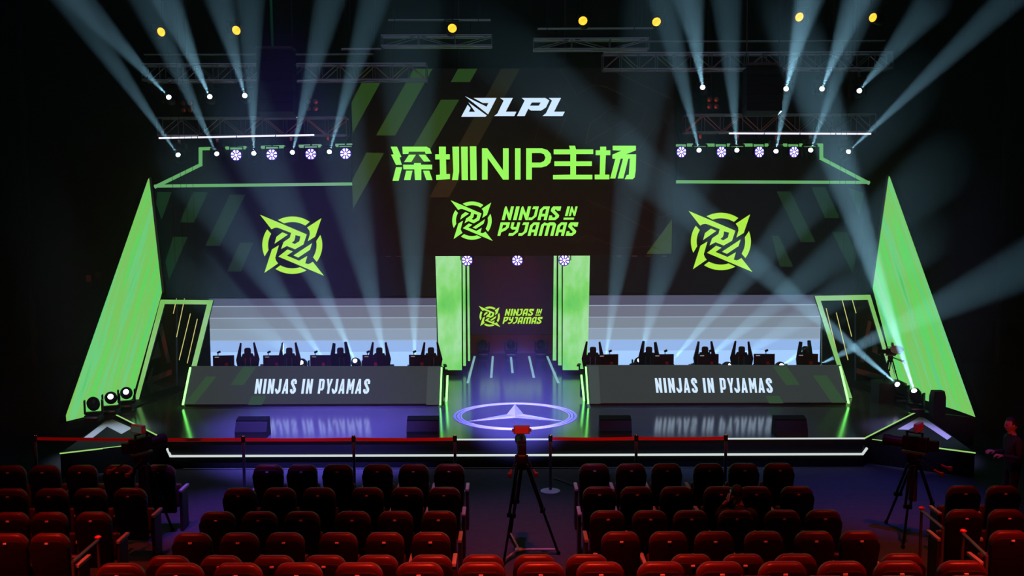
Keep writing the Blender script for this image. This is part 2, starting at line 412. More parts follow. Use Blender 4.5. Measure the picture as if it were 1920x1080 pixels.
WORDMARK = (glyphs([('N', 780, 126), ('I', 935, 50), ('N', 1010, 132), ('J', 1155, 95), ('A', 1275, 128), ('S', 1425, 136)], 345, 190, 0.24)
            + glyphs([('I', 1655, 38), ('N', 1708, 90)], 288, 133, 0.26)
            + [[[(1640, 310), (1785, 310), (1778, 340), (1634, 340)]]]
            + glyphs([('P', 720, 130), ('Y', 872, 120), ('J', 1015, 100), ('A', 1138, 124), ('M', 1290, 205), ('A', 1518, 124), ('S', 1665, 132)], 562, 187, 0.25))
# condensed capitals of the desks
GD = {
    'N': (0.4, [[(0, 0), (0, 1), (.13, 1), (.25, .5), (.25, 1), (.4, 1), (.4, 0), (.27, 0), (.15, .5), (.15, 0)]]),
    'I': (0.16, [[(0, 0), (0, 1), (.16, 1), (.16, 0)]]),
    'J': (0.36, [[(0, .36), (0, .22), (.1, 0), (.24, 0), (.36, .16), (.36, 1), (.21, 1), (.21, .26), (.17, .18), (.12, .3)]]),
    'A': (0.42, [[(0, 0), (.16, 1), (.3, 1), (.42, 0), (.27, 0), (.255, .18), (.16, .18), (.14, 0)], [(.18, .34), (.24, .34), (.225, .74)]]),
    'S': (0.38, [[(0, .3), (0, .14), (.1, 0), (.28, 0), (.38, .14), (.38, .32), (.16, .74), (.16, .84), (.22, .84), (.23, .66), (.38, .66), (.38, .86), (.28, 1), (.1, 1), (0, .86), (0, .68), (.22, .28), (.22, .16), (.16, .16), (.15, .3)]]),
    'P': (0.38, [[(0, 0), (.15, 0), (.15, .22), (.3, .22), (.38, .34), (.38, .88), (.3, 1), (0, 1)], [(.15, .36), (.15, .86), (.23, .86), (.23, .36)]]),
    'Y': (0.42, [[(.13, 0), (.28, 0), (.28, .42), (.42, 1), (.27, 1), (.21, .62), (.15, 1), (0, 1), (.13, .42)]]),
    'M': (0.5, [[(0, 0), (0, 1), (.14, 1), (.25, .6), (.36, 1), (.5, 1), (.5, 0), (.36, 0), (.36, .55), (.29, .25), (.21, .25), (.14, .55), (.14, 0)]]),
}
DESKTEXT = [('N', 60, 95), ('I', 187, 38), ('N', 257, 95), ('J', 375, 85), ('A', 485, 98), ('S', 610, 90), ('I', 790, 38), ('N', 860, 92),
            ('P', 1048, 88), ('Y', 1165, 95), ('J', 1262, 85), ('A', 1368, 95), ('M', 1495, 108), ('A', 1628, 98), ('S', 1755, 92)]
LPL = [
    [[(150, 92), (510, 268), (540, 208), (445, 205), (295, 122), (675, 122), (535, 395)]],
    [[(88, 435), (195, 235), (243, 290), (215, 352), (318, 352), (205, 192), (515, 415), (490, 435)]],
    [[(735, 122), (948, 122), (830, 350), (1008, 350), (970, 425), (635, 425), (690, 380), (795, 165)]],
    [[(1095, 122), (1490, 122), (1555, 165), (1500, 280), (1420, 332), (1250, 332), (1205, 300), (1145, 425), (1015, 425), (1145, 165)],
     [(1265, 197), (1412, 197), (1380, 250), (1232, 250)]],
    [[(1545, 122), (1750, 122), (1635, 350), (1815, 350), (1775, 425), (1440, 425), (1500, 375), (1600, 165)]]]
HAN1 = [
    [[(60, 120), (155, 120), (222, 272), (195, 285), (228, 392), (140, 395), (65, 240), (105, 235)]],
    [[(140, 428), (232, 428), (180, 632), (88, 632)]],
    [[(235, 120), (600, 120), (650, 150), (678, 225), (585, 228), (575, 195), (335, 195), (325, 230), (242, 232)]],
    [[(335, 240), (440, 240), (370, 350), (262, 350)]], [[(478, 240), (580, 240), (660, 342), (560, 345)]],
    [[(410, 365), (515, 365), (515, 390), (682, 390), (682, 460), (520, 460), (520, 622), (425, 622), (415, 460), (252, 460), (245, 390), (410, 390)]],
    [[(292, 480), (388, 480), (355, 622), (260, 622)]], [[(545, 480), (640, 480), (688, 622), (595, 622)]],
    [[(785, 120), (888, 120), (888, 235), (948, 235), (948, 312), (890, 312), (895, 530), (950, 528), (950, 605), (745, 622), (742, 545), (800, 540), (795, 312), (728, 312), (728, 235), (785, 235)]],
    [[(985, 120), (1085, 120), (1088, 490), (1070, 622), (980, 622), (1000, 490)]],
    [[(1115, 120), (1215, 120), (1220, 622), (1125, 622)]], [[(1248, 115), (1345, 115), (1352, 622), (1255, 622)]],
    [[(1430, 145), (1510, 145), (1745, 475), (1745, 145), (1830, 145), (1830, 615), (1745, 615), (1515, 290), (1515, 615), (1430, 615)]]]
HAN2 = [
    [[(5, 145), (88, 145), (88, 615), (5, 615)]],
    [[(172, 145), (410, 145), (490, 170), (540, 225), (552, 285), (535, 360), (480, 410), (400, 432), (258, 432), (258, 615), (172, 615)],
     [(258, 215), (390, 215), (440, 235), (462, 285), (440, 335), (390, 358), (258, 358)]],
    [[(815, 105), (905, 105), (920, 160), (1178, 160), (1178, 232), (922, 232), (922, 340), (1158, 340), (1158, 410), (920, 410), (920, 542), (1165, 542), (1165, 610), (575, 610), (575, 545), (835, 540), (835, 410), (595, 410), (595, 340), (835, 340), (835, 235), (585, 235), (585, 160), (830, 160)]],
    [[(1282, 120), (1372, 120), (1372, 175), (1435, 175), (1435, 248), (1368, 248), (1355, 540), (1420, 540), (1420, 610), (1200, 610), (1200, 540), (1275, 540), (1282, 248), (1215, 248), (1215, 175), (1282, 175)]],
    [[(1470, 105), (1818, 105), (1818, 175), (1670, 235), (1822, 235), (1815, 480), (1800, 580), (1770, 608), (1650, 608), (1680, 545), (1712, 540), (1728, 300), (1705, 300), (1630, 598), (1545, 598), (1625, 300), (1590, 300), (1510, 598), (1432, 598), (1510, 302), (1465, 300), (1465, 240), (1600, 180), (1470, 175)]]]
def flats(name, shapes, *a):
    for sh in shapes: flat(name, [sh], *a)
def xf(shapes, ox, oy, s, sy=None):
    sy = sy or s
    return [[[(ox + x / s, oy + y / sy) for x, y in lp] for lp in sh] for sh in shapes]
def hair(pts, w=1.3):
    """a thin broken line as one outline in picture units"""
    ns = []
    for (x0, y0), (x1, y1) in zip(pts, pts[1:]):
        L = math.hypot(x1 - x0, y1 - y0) or 1; ns.append((-(y1 - y0) / L * w / 2, (x1 - x0) / L * w / 2))
    vs_ = [ns[0]] + [((a[0] + b[0]) / 2, (a[1] + b[1]) / 2) for a, b in zip(ns, ns[1:])] + [ns[-1]]
    return [[[(x + n[0], y + n[1]) for (x, y), n in zip(pts, vs_)] + [(x - n[0], y - n[1]) for (x, y), n in list(zip(pts, vs_))[::-1]]]]

# ------------------------------------------------------------------ middle screen
YS = 24.3
def onS(x, y): return at(x, y, YS - 0.005)
tl, br = at(658, 128, YS), at(1262, 479, YS)
cs = root('video_screen', 'large hanging black screen with white and green lettering over the stage', 'screen', ((tl.x + br.x) / 2, YS, br.z))
obj('cabinet', MB().box(((tl.x + br.x) / 2, YS + 0.16, (tl.z + br.z) / 2), (br.x - tl.x, 0.3, tl.z - br.z)), M_black, cs)
obj('picture', MB().box(((tl.x + br.x) / 2, YS + 0.005, (tl.z + br.z) / 2), (br.x - tl.x - 0.02, 0.02, tl.z - br.z - 0.02)), G_screen, cs)
S_ = [[[(681, 150), (716, 150), (661, 250), (659, 192)]], [[(776, 129), (811, 129), (741, 254), (705, 254)]], [[(859, 129), (895, 129), (881, 154), (845, 154)]],
      [[(827, 187), (861, 187), (792, 305), (757, 305)]], [[(687, 286), (720, 287), (662, 392), (660, 338)]], [[(1260, 411), (1259, 476), (1212, 476)]]]
flats('stripe', S_, G_stripe, cs, onS, 0.004)
flat('stripe', [[[(940, 129), (975, 129), (842, 370), (805, 370)]]], G_stripe2, cs, onS, 0.004)
flats('outline', hair([(1050, 129), (1080, 178), (1110, 160), (1135, 162), (1215, 203), (1200, 235), (1150, 270)]) + hair([(1142, 129), (1258, 185)]) + hair([(1098, 270), (1106, 233), (1152, 198), (1188, 215), (1100, 268)])
     + hair([(1255, 235), (1240, 218), (1205, 270), (1160, 335)]) + hair([(1000, 270), (1015, 222), (1060, 225), (1040, 270)]) + hair([(1040, 168), (1066, 205), (1050, 250)])
     + hair([(1100, 375), (1160, 400), (1258, 455)]) + hair([(1078, 455), (1100, 440), (1160, 465), (1220, 462), (1258, 476)]) + hair([(1200, 300), (1258, 330)]) + hair([(1180, 372), (1240, 408), (1258, 400)]), G_line, cs, onS, 0.004)
flat('lettering', xf(LPL, 855, 170, 8.889), G_logo, cs, onS, 0.008)
flat('lettering', xf(HAN1, 725, 260, 8) + xf(HAN2, 965, 260, 8), G_green, cs, onS, 0.008)
flat('emblem', xf(EMBLEM, 845 - 62 * 0.0808, 376 - 72 * 0.0815 - 0.5, 1 / 0.0805, 1 / 0.0815), G_green, cs, onS, 0.008)
flat('lettering', xf(WORDMARK, 835, 366, 7.385), G_green, cs, onS, 0.008)
lugs = MB()
for px in (728, 748, 1160, 1190, 1215, 1245): lugs.box(at(px, 480, YS + 0.05), (0.12, 0.1, 0.03))
obj('bracket', lugs, M_riser, cs)
hang = MB()
for px in (700, 860, 1060, 1220): hang.tube((at(px, 128, YS).x, YS + 0.16, tl.z), (at(px, 128, YS).x, YS + 0.16, 12.98), 0.02)
obj('hanging_cable', hang, M_cable, cs)

# ------------------------------------------------------------------ side screens, backdrops, roof outlines
YB = 25.5
def onB(x, y): return at(x, y, YB - 0.006)
for side in ('left', 'right'):
    if side == 'left':
        corners = [(289, 352), (818, 350), (818, 556), (312, 559)]
        stripes = [[[(295, 360), (322, 360), (303, 412), (293, 382)]], [[(362, 360), (390, 360), (364, 417), (337, 417)]], [[(431, 365), (460, 365), (412, 461), (385, 461)]],
                   [[(325, 444), (352, 444), (317, 525), (310, 490)]], [[(450, 455), (475, 455), (452, 509), (426, 509)]]]
        ex, ey = 487.5, 402.5
        bl, brx = 396, 818
        ys = [559, 574, 596, 617, 638, 660, 700]
        roof = [[(292, 350), (376, 309), (376, 279), (658, 272)], [(292, 349), (658, 345)]]
        roofp = [(292, 349), (376, 309), (376, 279), (658, 272), (658, 345)]
    else:
        corners = [(1104, 347), (1632, 345), (1608, 552), (1104, 553)]
        stripes = [[[(1456, 359), (1482, 359), (1529, 454), (1502, 454)]], [[(1521, 351), (1547, 351), (1575, 409), (1547, 409)]], [[(1590, 352), (1620, 362), (1611, 405)]],
                   [[(1560, 435), (1587, 435), (1605, 475), (1600, 515)]], [[(1447, 442), (1460, 442), (1487, 500), (1462, 500)]]]
        ex, ey = 1291, 395.5
        bl, brx = 1100, 1540
        ys = [553, 572, 594, 615, 636, 657, 698]
        roof = [[(1628, 343), (1540, 297), (1540, 272), (1270, 272)], [(1628, 342), (1270, 341)]]
        roofp = [(1628, 342), (1540, 297), (1540, 272), (1270, 272), (1270, 341)]
    P = [at(x, y, YB) for x, y in corners]
    ss = root('video_screen', 'wide dark screen with a lime ninja-star emblem, %s of the middle screen' % side, 'screen', ((P[2] + P[3]) / 2))
    obj('cabinet', MB().prism([p + Vector((0, 0.03, 0)) for p in P], (0, 0.2, 0)), M_black, ss)
    obj('picture', MB().prism([p + Vector((0, 0.004, 0)) for p in P], (0, 0.026, 0)), G_side, ss)
    flats('stripe', stripes, G_sidestripe, ss, onB, 0.004)
    flat('emblem', xf(EMBLEM, ex - 62 / 8.18, ey - 72 / 8.18, 8.18), G_lime, ss, onB, 0.008)
    # banded light backdrop below it
    a, b2 = at(bl, ys[-1], YB), at(brx, ys[0], YB)
    bd = root('light_backdrop', 'blue-white banded light wall behind the %s desk' % side, 'backdrop', ((a.x + b2.x) / 2, YB, HS))
    zs = [at((bl + brx) / 2, y, YB).z for y in ys]; zs[-1] = HS
    obj('backing', MB().box(((a.x + b2.x) / 2, YB + 0.1, (zs[0] + HS) / 2), (b2.x - a.x, 0.14, zs[0] - HS - 0.002)), M_black, bd)
    for k in range(6):
        obj('light_band', MB().box(((a.x + b2.x) / 2, YB + 0.015, (zs[k] + zs[k + 1]) / 2), (b2.x - a.x, 0.03, zs[k] - zs[k + 1] - 0.002)), G_bands[k], bd)
    for k in range(1, 5):
        obj('light_line', MB().box(((a.x + b2.x) / 2, YB - 0.005, zs[k]), (b2.x - a.x, 0.02, 0.02)), G_bandline, bd)
    obj('head_rail', MB().box(((a.x + b2.x) / 2, YB - 0.05, zs[0] + 0.03), (b2.x - a.x, 0.1, 0.05)), M_black, bd)
    # outline of light over it
    rp = [at(x, y, YB) for x, y in roofp]
    rf = root('light_outline', 'green outline of light around the dark gable above the %s screen' % side, 'light frame', rp[0])
    obj('dark_panel', MB().prism([p + Vector((0, 0.06, 0)) for p in rp], (0, 0.16, 0)), M_black, rf)
    for pl in roof:
        mb = MB()
        for p, q in zip(pl, pl[1:]):
            p3, q3 = at(*p, YB), at(*q, YB); d = q3 - p3
            mb.box((p3 + q3) / 2, (d.length + 0.06, 0.06, 0.078), d.to_track_quat('X', 'Z').to_matrix())
        obj('light_tube', mb, G_roof, rf)

# ------------------------------------------------------------------ corridor between the screens
YC = 28.5
cw = root('video_screen', 'small dark screen with lime emblem and lettering at the corridor end', 'screen', at(957, 628, YC))
a, b2 = at(868, 470, YC), at(1048, 628, YC)
obj('cabinet', MB().box(((a.x + b2.x) / 2, YC + 0.12, (a.z + b2.z) / 2), (b2.x - a.x, 0.2, a.z - b2.z)), M_black, cw)
obj('picture', MB().box(((a.x + b2.x) / 2, YC + 0.01, (a.z + b2.z) / 2), (b2.x - a.x - 0.02, 0.02, a.z - b2.z - 0.02)), glow('led_corridor_picture', (4, 5, 7), 0.8), cw)
onC = lambda x, y: at(x, y, YC - 0.004)
flat('emblem', xf(EMBLEM, 897.5 - 62 * 0.0415, 573.5 - 72 * 0.0425, 1 / 0.0415, 1 / 0.0425), G_lime, cw, onC, 0.006)
flat('lettering', xf(WORDMARK, 942 - 720 * 0.0672, 579 - 155 * 0.069, 1 / 0.0672, 1 / 0.069), G_lime, cw, onC, 0.006)
struct('wall_corridor', MB().box((0, YC + 0.2, 0.95), (3.6, 0.2, 0.9)), M_riser)
for side, sx in (('left', -1), ('right', 1)):
    struct('wall_corridor_' + side, MB().box((sx * 2.05, 27.6, 2.9), (0.2, 2.6, 4.7)), M_black)

# green pillars of light, three nested on each side
for side in ('left', 'right'):
    for i in range(3):
        if side == 'left': quad = ([(815, 470), (865, 470), (866, 694), (823, 694)], [(867.5, 470), (872, 470), (873.5, 686), (868.5, 686)], [(875, 470), (879, 470), (881.5, 677), (877.5, 677)])[i]
        else: quad = ([(1056, 470), (1107, 470), (1102, 694), (1055, 694)], [(1047, 470), (1053, 470), (1053, 685), (1046.5, 685)], [(1039, 470), (1044, 470), (1043, 676), (1036.5, 676)])[i]
        Yp = (25.0, 25.55, 26.3)[i]
        P = [at(x, y, Yp) for x, y in quad]
        pr = root('light_pillar', ('%s green pillar of light beside the corridor on its %s' % (('broad front', 'narrow middle', 'narrow rearmost')[i], side)), 'light pillar', ((P[2] + P[3]) / 2).xy.to_3d() + Vector((0, 0, HS)), group='green pillars beside the corridor')
        zt = 4.4
        topL, topR = Vector((P[0].x, Yp, zt)), Vector((P[1].x, Yp, zt))
        obj('lit_face', MB().prism([topL, topR, P[2], P[3]], (0, 0.05, 0)), G_pillar, pr)
        obj('body', MB().prism([p + Vector((0, 0.052, 0)) for p in (topL, topR, P[2], P[3])], (0, 0.3 if i == 0 else 0.4, 0)), M_black, pr)
        w = P[2].x - P[3].x
        obj('plinth', MB().box(((P[2].x + P[3].x) / 2, Yp + 0.2, (HS + P[2].z) / 2), (w, 0.34, P[2].z - HS - 0.002)), M_black, pr)

# ------------------------------------------------------------------ big leaning green panels at the sides
for side in ('left', 'right'):
    if side == 'left':
        pa, pb, pc, pd, pe = (280, 334), (304, 548), (248, 748), (160, 781), (127, 789)
        pf = (126, 778)
        plinth = [(127, 792), (165, 784), (250, 748), (335, 722), (345, 730), (213, 776)]
    else:
        pa, pb, pc, pd, pe = (1666, 330), (1636, 540), (1686, 735), (1796, 770), (1826, 781)
        pf = (1826, 780.5)
        plinth = [(1827, 783), (1740, 771), (1680, 740), (1600, 713), (1590, 722), (1722, 772)]
    D, C_ = atz(*pe, HS + 0.02), atz(*pc, HS + 0.12)
    A = at(*pa, 25.1)
    n = (C_ - D).cross(A - D).normalized()
    if n.y > 0: n = -n
    pts = [A] + [atp(*p, D, n) for p in (pb, pc, pd, pe, pf)]
    pn = root('light_wing', 'tall leaning green light panel on the %s edge of the stage' % side, 'light panel', D)
    along = (A - D).normalized(); across = along.cross(n).normalized()
    mp_ = glow('led_green_panel_' + side, (78, 186, 84), 1.0, c2=[(104, 200, 122), (120, 190, 92), (92, 206, 92), (98, 192, 130)], vec=(1, 1, 1), scale=1.0)
    tr = mp_.node_tree; nzn = next(q for q in tr.nodes if q.type == 'TEX_NOISE'); mpn = next(q for q in tr.nodes if q.type == 'MAPPING')
    tcn = next(q for q in tr.nodes if q.type == 'TEX_COORD'); cx_ = tr.nodes.new('ShaderNodeCombineXYZ')
    for ax, dv, k_ in (('X', across, 4.5), ('Y', along, 0.16)):
        vm = tr.nodes.new('ShaderNodeVectorMath'); vm.operation = 'DOT_PRODUCT'; vm.inputs[1].default_value = dv * k_
        tr.links.new(tcn.outputs['Object'], vm.inputs[0]); tr.links.new(vm.outputs['Value'], cx_.inputs[ax])
    tr.links.new(cx_.outputs[0], mpn.inputs['Vector'])
    obj('lit_face', MB().prism(pts, -n * 0.04), mp_, pn)
    obj('body', MB().prism([p - n * 0.042 for p in pts], -n * 0.22), M_black, pn)
    edge = MB()
    e0, e1 = pts[0] + n * 0.0, pts[1]
    edge.box((e0 + e1) / 2 + n * 0.03, (0.05, 0.06, (e1 - e0).length), (e1 - e0).to_track_quat('Z', 'Y').to_matrix())
    obj('edge_trim', edge, M_grey, pn)
    # black plinth it stands on, and the dark wall between panel and light frame
    struct('plinth_floor', MB().prism([atz(*p, HS + 0.03) for p in plinth], (0, 0, -(HS + 0.03))), M_black, label='black plinth strip under the %s green panel' % side)

# light frames (leaning doorways) with yellow lines
for side in ('left', 'right'):
    YG = 22.0
    if side == 'left':
        o_ = [(252, 750), (301, 562), (399, 563), (352, 750)]
        i_ = [(259, 750), (308, 570), (388, 571), (343, 750)]
        lines = [((331, 560), (325, 588)), ((346, 560), (331, 632)), ((357, 588), (336, 675)), ((370, 598), (351, 681))]
        gfx = [[[(298, 618), (304, 606), (320, 678), (314, 682)]], [[(284, 675), (296, 638), (303, 668)]], [[(272, 722), (286, 688), (288, 690), (285, 706), (322, 692), (322, 702)]]]
        back = [(262, 740), (304, 560), (330, 560), (330, 722)]
    else:
        o_ = [(1590, 750), (1528, 555), (1632, 553), (1690, 750)]
        i_ = [(1598, 750), (1539, 564), (1628, 562), (1683, 750)]
        lines = [((1549, 578), (1573, 676)), ((1568, 586), (1590, 675)), ((1579, 562), (1597, 631)), ((1598, 562), (1605, 587))]
        gfx = [[[(1612, 678), (1628, 600), (1634, 604), (1620, 680)]], [[(1636, 660), (1634, 620), (1652, 668)]], [[(1606, 690), (1662, 706), (1662, 716), (1606, 700)]]]
        back = [(1605, 715), (1605, 560), (1632, 555), (1676, 735)]
    fr = root('light_doorway', 'leaning green doorway of light beside the %s green panel' % side, 'light frame', at((o_[0][0] + o_[3][0]) / 2, 748, YG))
    oo = [at(*p, YG) for p in o_]; ii = [at(*p, YG) for p in i_]
    for q in (0, 3): oo[q].z = ii[q].z = HS + 0.01
    for nm, q in (('upright', (oo[0], oo[1], ii[1], ii[0])), ('lintel', (oo[1], oo[2], ii[2], ii[1])), ('upright', (oo[2], oo[3], ii[3], ii[2]))):
        obj(nm, MB().prism(q, (0, 0.03, 0)), G_frame, fr)
    bk = Vector((0, 0.031, 0)); oo = [v + bk for v in oo]; ii = [v + bk for v in ii]
    obj('frame_back', MB().prism([oo[0], oo[1], ii[1], ii[0]], (0, 0.08, 0)).prism([oo[1], oo[2], ii[2], ii[1]], (0, 0.08, 0)).prism([oo[2], oo[3], ii[3], ii[2]], (0, 0.08, 0)), M_black, fr)
    for k, (p, q) in enumerate(lines):
        a, c = at(*p, YG + 0.25), at(*q, YG + 0.25); d = c - a
        t = root('light_stick', 'thin yellow light stick hanging in the %s doorway of light, %s from the left' % (side, ORD[k]), 'light stick', a, group='yellow light sticks')
        obj('tube', MB().tube(a, c, 0.009), G_yellow, t)
        obj('hanging_wire', MB().tube(a, Vector((a.x, a.y, 12.98)), 0.004, n=5), M_cable, t)
    # dark return wall with a grey geometric graphic
    Yw = 24.2
    struct('wall_%s_return' % side, MB().prism([at(*p, Yw) for p in back], (0, 0.12, 0)), M_black)
    g = flat('wall_graphic', gfx, M_graphic, None, lambda x, y: at(x, y, Yw - 0.01), 0.008)
    tag(g, 'grey angular graphic on the dark wall seen through the %s doorway of light' % side, 'graphic')

# ------------------------------------------------------------------ player desks
def desk(side):
    YD = 21.3
    if side == 'left':
        q = [(357, 687), (829, 687), (825, 760), (341, 760)]
        ends = [((357, 689), (343, 759), 5.5), ((828, 689), (825.5, 759), 5)]
        outer = ((839, 704), (837, 753)); ox = 834
        stripes = [[[(386, 706), (406, 706), (365, 757), (346, 757)]], [[(456, 688), (480, 688), (457, 722), (432, 722)]], [[(472, 742), (500, 742), (491, 759), (465, 759)]]]
        pale = [[[(802, 688), (826, 688), (823, 759), (799, 759)]]]
        text = xf(glyphs(DESKTEXT, 317, 230, 0.13, GD), 470, 700, 8.348)
        fascia = [(842, 704), (842, 748)]
    else:
        q = [(1099, 685), (1576, 685), (1592, 757), (1104, 758)]
        ends = [((1098.5, 688), (1103, 757), 5), ((1575, 687), (1591, 756), 5.5)]
        outer = ((1090, 703), (1095, 751)); ox = 1093
        stripes = [[[(1449, 687), (1475, 687), (1500, 722), (1474, 722)]], [[(1524, 704), (1550, 704), (1586, 755), (1560, 755)]], [[(1435, 742), (1461, 742), (1469, 756), (1442, 756)]]]
        pale = [[[(1103, 686), (1122, 686), (1126, 757), (1107, 757)]]]
        tx = [(c, x - 2, w) for c, x, w in DESKTEXT]
        text = xf(glyphs(tx, 297, 224, -0.11, GD), 1223.5, 700, 8.17)
    P = [at(x, y, YD) for x, y in q]
    P[2].z = P[3].z = HS + 0.06
    r = root('player_desk', 'long dark desk with glowing white lettering on the %s of the stage' % side, 'desk', ((P[2] + P[3]) / 2).xy.to_3d() + Vector((0, 0, HS)))
    obj('front_panel', MB().prism(P, (0, 0.05, 0)), G_desk, r)
    obj('plinth', MB().box(((P[2].x + P[3].x) / 2, YD + 0.4, HS + 0.03), (P[2].x - P[3].x - 0.1, 0.7, 0.055)), M_black, r)
    obj('table_top', MB().box(((P[0].x + P[1].x) / 2, YD + 0.47, 1.25), (P[1].x - P[0].x - 0.02, 0.82, 0.04)), M_house, r)
    for k in (0, 1):
        xx = (P[0].x + 0.03, P[1].x - 0.03)[k]
        obj('side_panel', MB().box((xx, YD + 0.45, 0.91), (0.04, 0.76, 0.62)), M_black, r)
    onD = lambda x, y: at(x, y, YD - 0.003)
    flats('stripe', stripes, G_deskstripe, r, onD, 0.003)
    flat('pale_panel', pale, G_desk2, r, onD, 0.002)
    flat('lettering', text, G_logo, r, onD, 0.008)
    for p, q2, w in ends:
        a, c = at(*p, YD - 0.02), at(*q2, YD - 0.02); d = c - a
        obj('edge_light', MB().box((a + c) / 2, (w / F_PX * YD, 0.03, d.length), d.to_track_quat('Z', 'Y').to_matrix()), G_strip, r)
    a, c = at(*outer[0], YD + 0.55), at(*outer[1], YD + 0.55)
    obj('edge_light', MB().box((a + c) / 2, (0.05, 0.04, (c - a).length), (c - a).to_track_quat('Z', 'Y').to_matrix()), G_strip, r)
    obj('return_panel', MB().box((at(ox, 720, YD + 0.5).x, YD + 0.58, 0.95), (0.12, 0.03, 0.62)), M_black, r)
    return r
desk('left'); desk('right')

# monitors (seen from the back), webcams, chairs
def local(name, mb, m, parent, smooth=False): return obj(name, mb, m, parent, smooth, local=True)
def make_monitor():
    r = root('monitor', '', 'monitor')
    local('casing', MB().bevbox((0, 0, 0.2), (0.46, 0.03, 0.28), 0.008).bevbox((0, -0.025, 0.2), (0.26, 0.03, 0.18), 0.01), M_house, r)
    local('screen', MB().box((0, 0.017, 0.2), (0.44, 0.004, 0.26)), glow('player_screen', (40, 50, 60), 0.6), r)
    local('stand', MB().bevbox((0.07, -0.05, 0.09), (0.07, 0.025, 0.18), 0.006), M_redplastic, r)
    local('foot', MB().bevbox((0.05, -0.02, 0.008), (0.24, 0.16, 0.016), 0.005), M_house, r)
    local('maker_label', MB().box((-0.14, -0.018, 0.305), (0.09, 0.004, 0.018)), G_tag, r)
    return r
def make_webcam():
    r = root('webcam', '', 'webcam')
    local('arm', MB().tube((0, 0, 0), (0.0, 0, 0.05), 0.008), M_house, r)
    local('camera_body', MB().bevbox((0.015, 0.01, 0.07), (0.075, 0.05, 0.045), 0.01, Matrix.Rotation(R(-25), 3, 'Y')), M_house, r)
    return r
def make_chair():
    r = root('gaming_chair', '', 'chair')
    sp = lambda pts, y: [Vector((x, y, z)) for x, z in pts]
    local('seat', MB().bevbox((0, -0.2, 0.44), (0.5, 0.5, 0.1), 0.03), M_house, r, True)
    back = MB().loft([sp([(-.15, .5), (-.17, .78), (-.11, .92), (.11, .92), (.17, .78), (.15, .5)], y) for y in (-0.04, 0.06)])
    local('backrest', back, M_house, r)
    local('headrest', MB().bevbox((0, 0.0, 0.97), (0.15, 0.11, 0.18), 0.055, seg=4), M_cloth, r, True)
    for s in (-1, 1):
        w = MB().prism([Vector((s * x, 0.05, z)) for x, z in ((.13, .5), (.22, .54), (.265, .78), (.165, 1.18), (.128, 1.17), (.15, .9), (.13, .72))], (0, -0.07, 0))
        local('wing', w, M_house, r)
        local('armrest', MB().bevbox((s * 0.31, -0.2, 0.66), (0.07, 0.26, 0.035), 0.01).box((s * 0.3, -0.16, 0.54), (0.03, 0.06, 0.22)), M_house, r)
        local('slit', MB().box((s * 0.06, -0.045, 0.7), (0.02, 0.012, 0.26)), M_grey, r)
    local('post', MB().tube((0, -0.12, 0.1), (0, -0.12, 0.42), 0.03), M_grey, r)
    base = MB()
    for k in range(5):
        a = k * 2 * math.pi / 5; e = Vector((0.3 * math.cos(a), -0.12 + 0.3 * math.sin(a), 0.07))
        base.tube((0, -0.12, 0.1), e, 0.025, 0.018)
    local('base', base, M_house, r)
    cs_ = MB()
    for k in range(5):
        a = k * 2 * math.pi / 5; cs_.ball(Vector((0.3 * math.cos(a), -0.12 + 0.3 * math.sin(a), 0.032)), 0.032, 10, 8)
    local('caster', cs_, M_house, r)
    return r
mon0, web0, chair0 = make_monitor(), make_webcam(), make_chair()
used = {}
def place(proto, loc, rz, label, group):
    o = proto if proto.name not in used else copy_tree(proto)
    used[proto.name] = 1
    o.location = loc; o.rotation_euler.z = rz; o['label'] = label; o['group'] = group
    return o
deskdata = {'left': ([(419, 668), (513, 667), (601, 669), (699, 667), (786, 665)], [(464, 650, 14), (542, 648, 6), (638, 652, 38), (711, 646, 0), (808, 645, 8)]),
            'right': ([(1140, 667), (1244, 664), (1328, 663), (1433, 665), (1514, 661)], [(1112, 647, -10), (1217, 647, -32), (1322, 647, 0), (1391, 641, -20), (1510, 647, 35)])}
for side, (mons, chs) in deskdata.items():
    for k, (px, py) in enumerate(mons):
        p = at(px, py, 21.75)
        place(mon0, (p.x, 21.75, 1.27), R((k - 2) * -3), 'black monitor seen from behind on the %s desk, %s from the left' % (side, ORD[k]), 'monitors on the player desks')
        w = at(px - 10 if side == 'left' else px + 3, py, 21.75)
        place(web0, (w.x, 21.75, 1.27 + 0.34), 0, 'small dark webcam clipped on the %s monitor of the %s desk' % (ORD[k], side), 'webcams on the monitors')
    for k, (px, py, yaw) in enumerate(chs):
        p = at(px, py, 22.85)
        place(chair0, (p.x, 22.85, HS), R(yaw), 'black winged gaming chair behind the %s desk, %s from the left' % (side, ORD[k]), 'gaming chairs behind the desks')

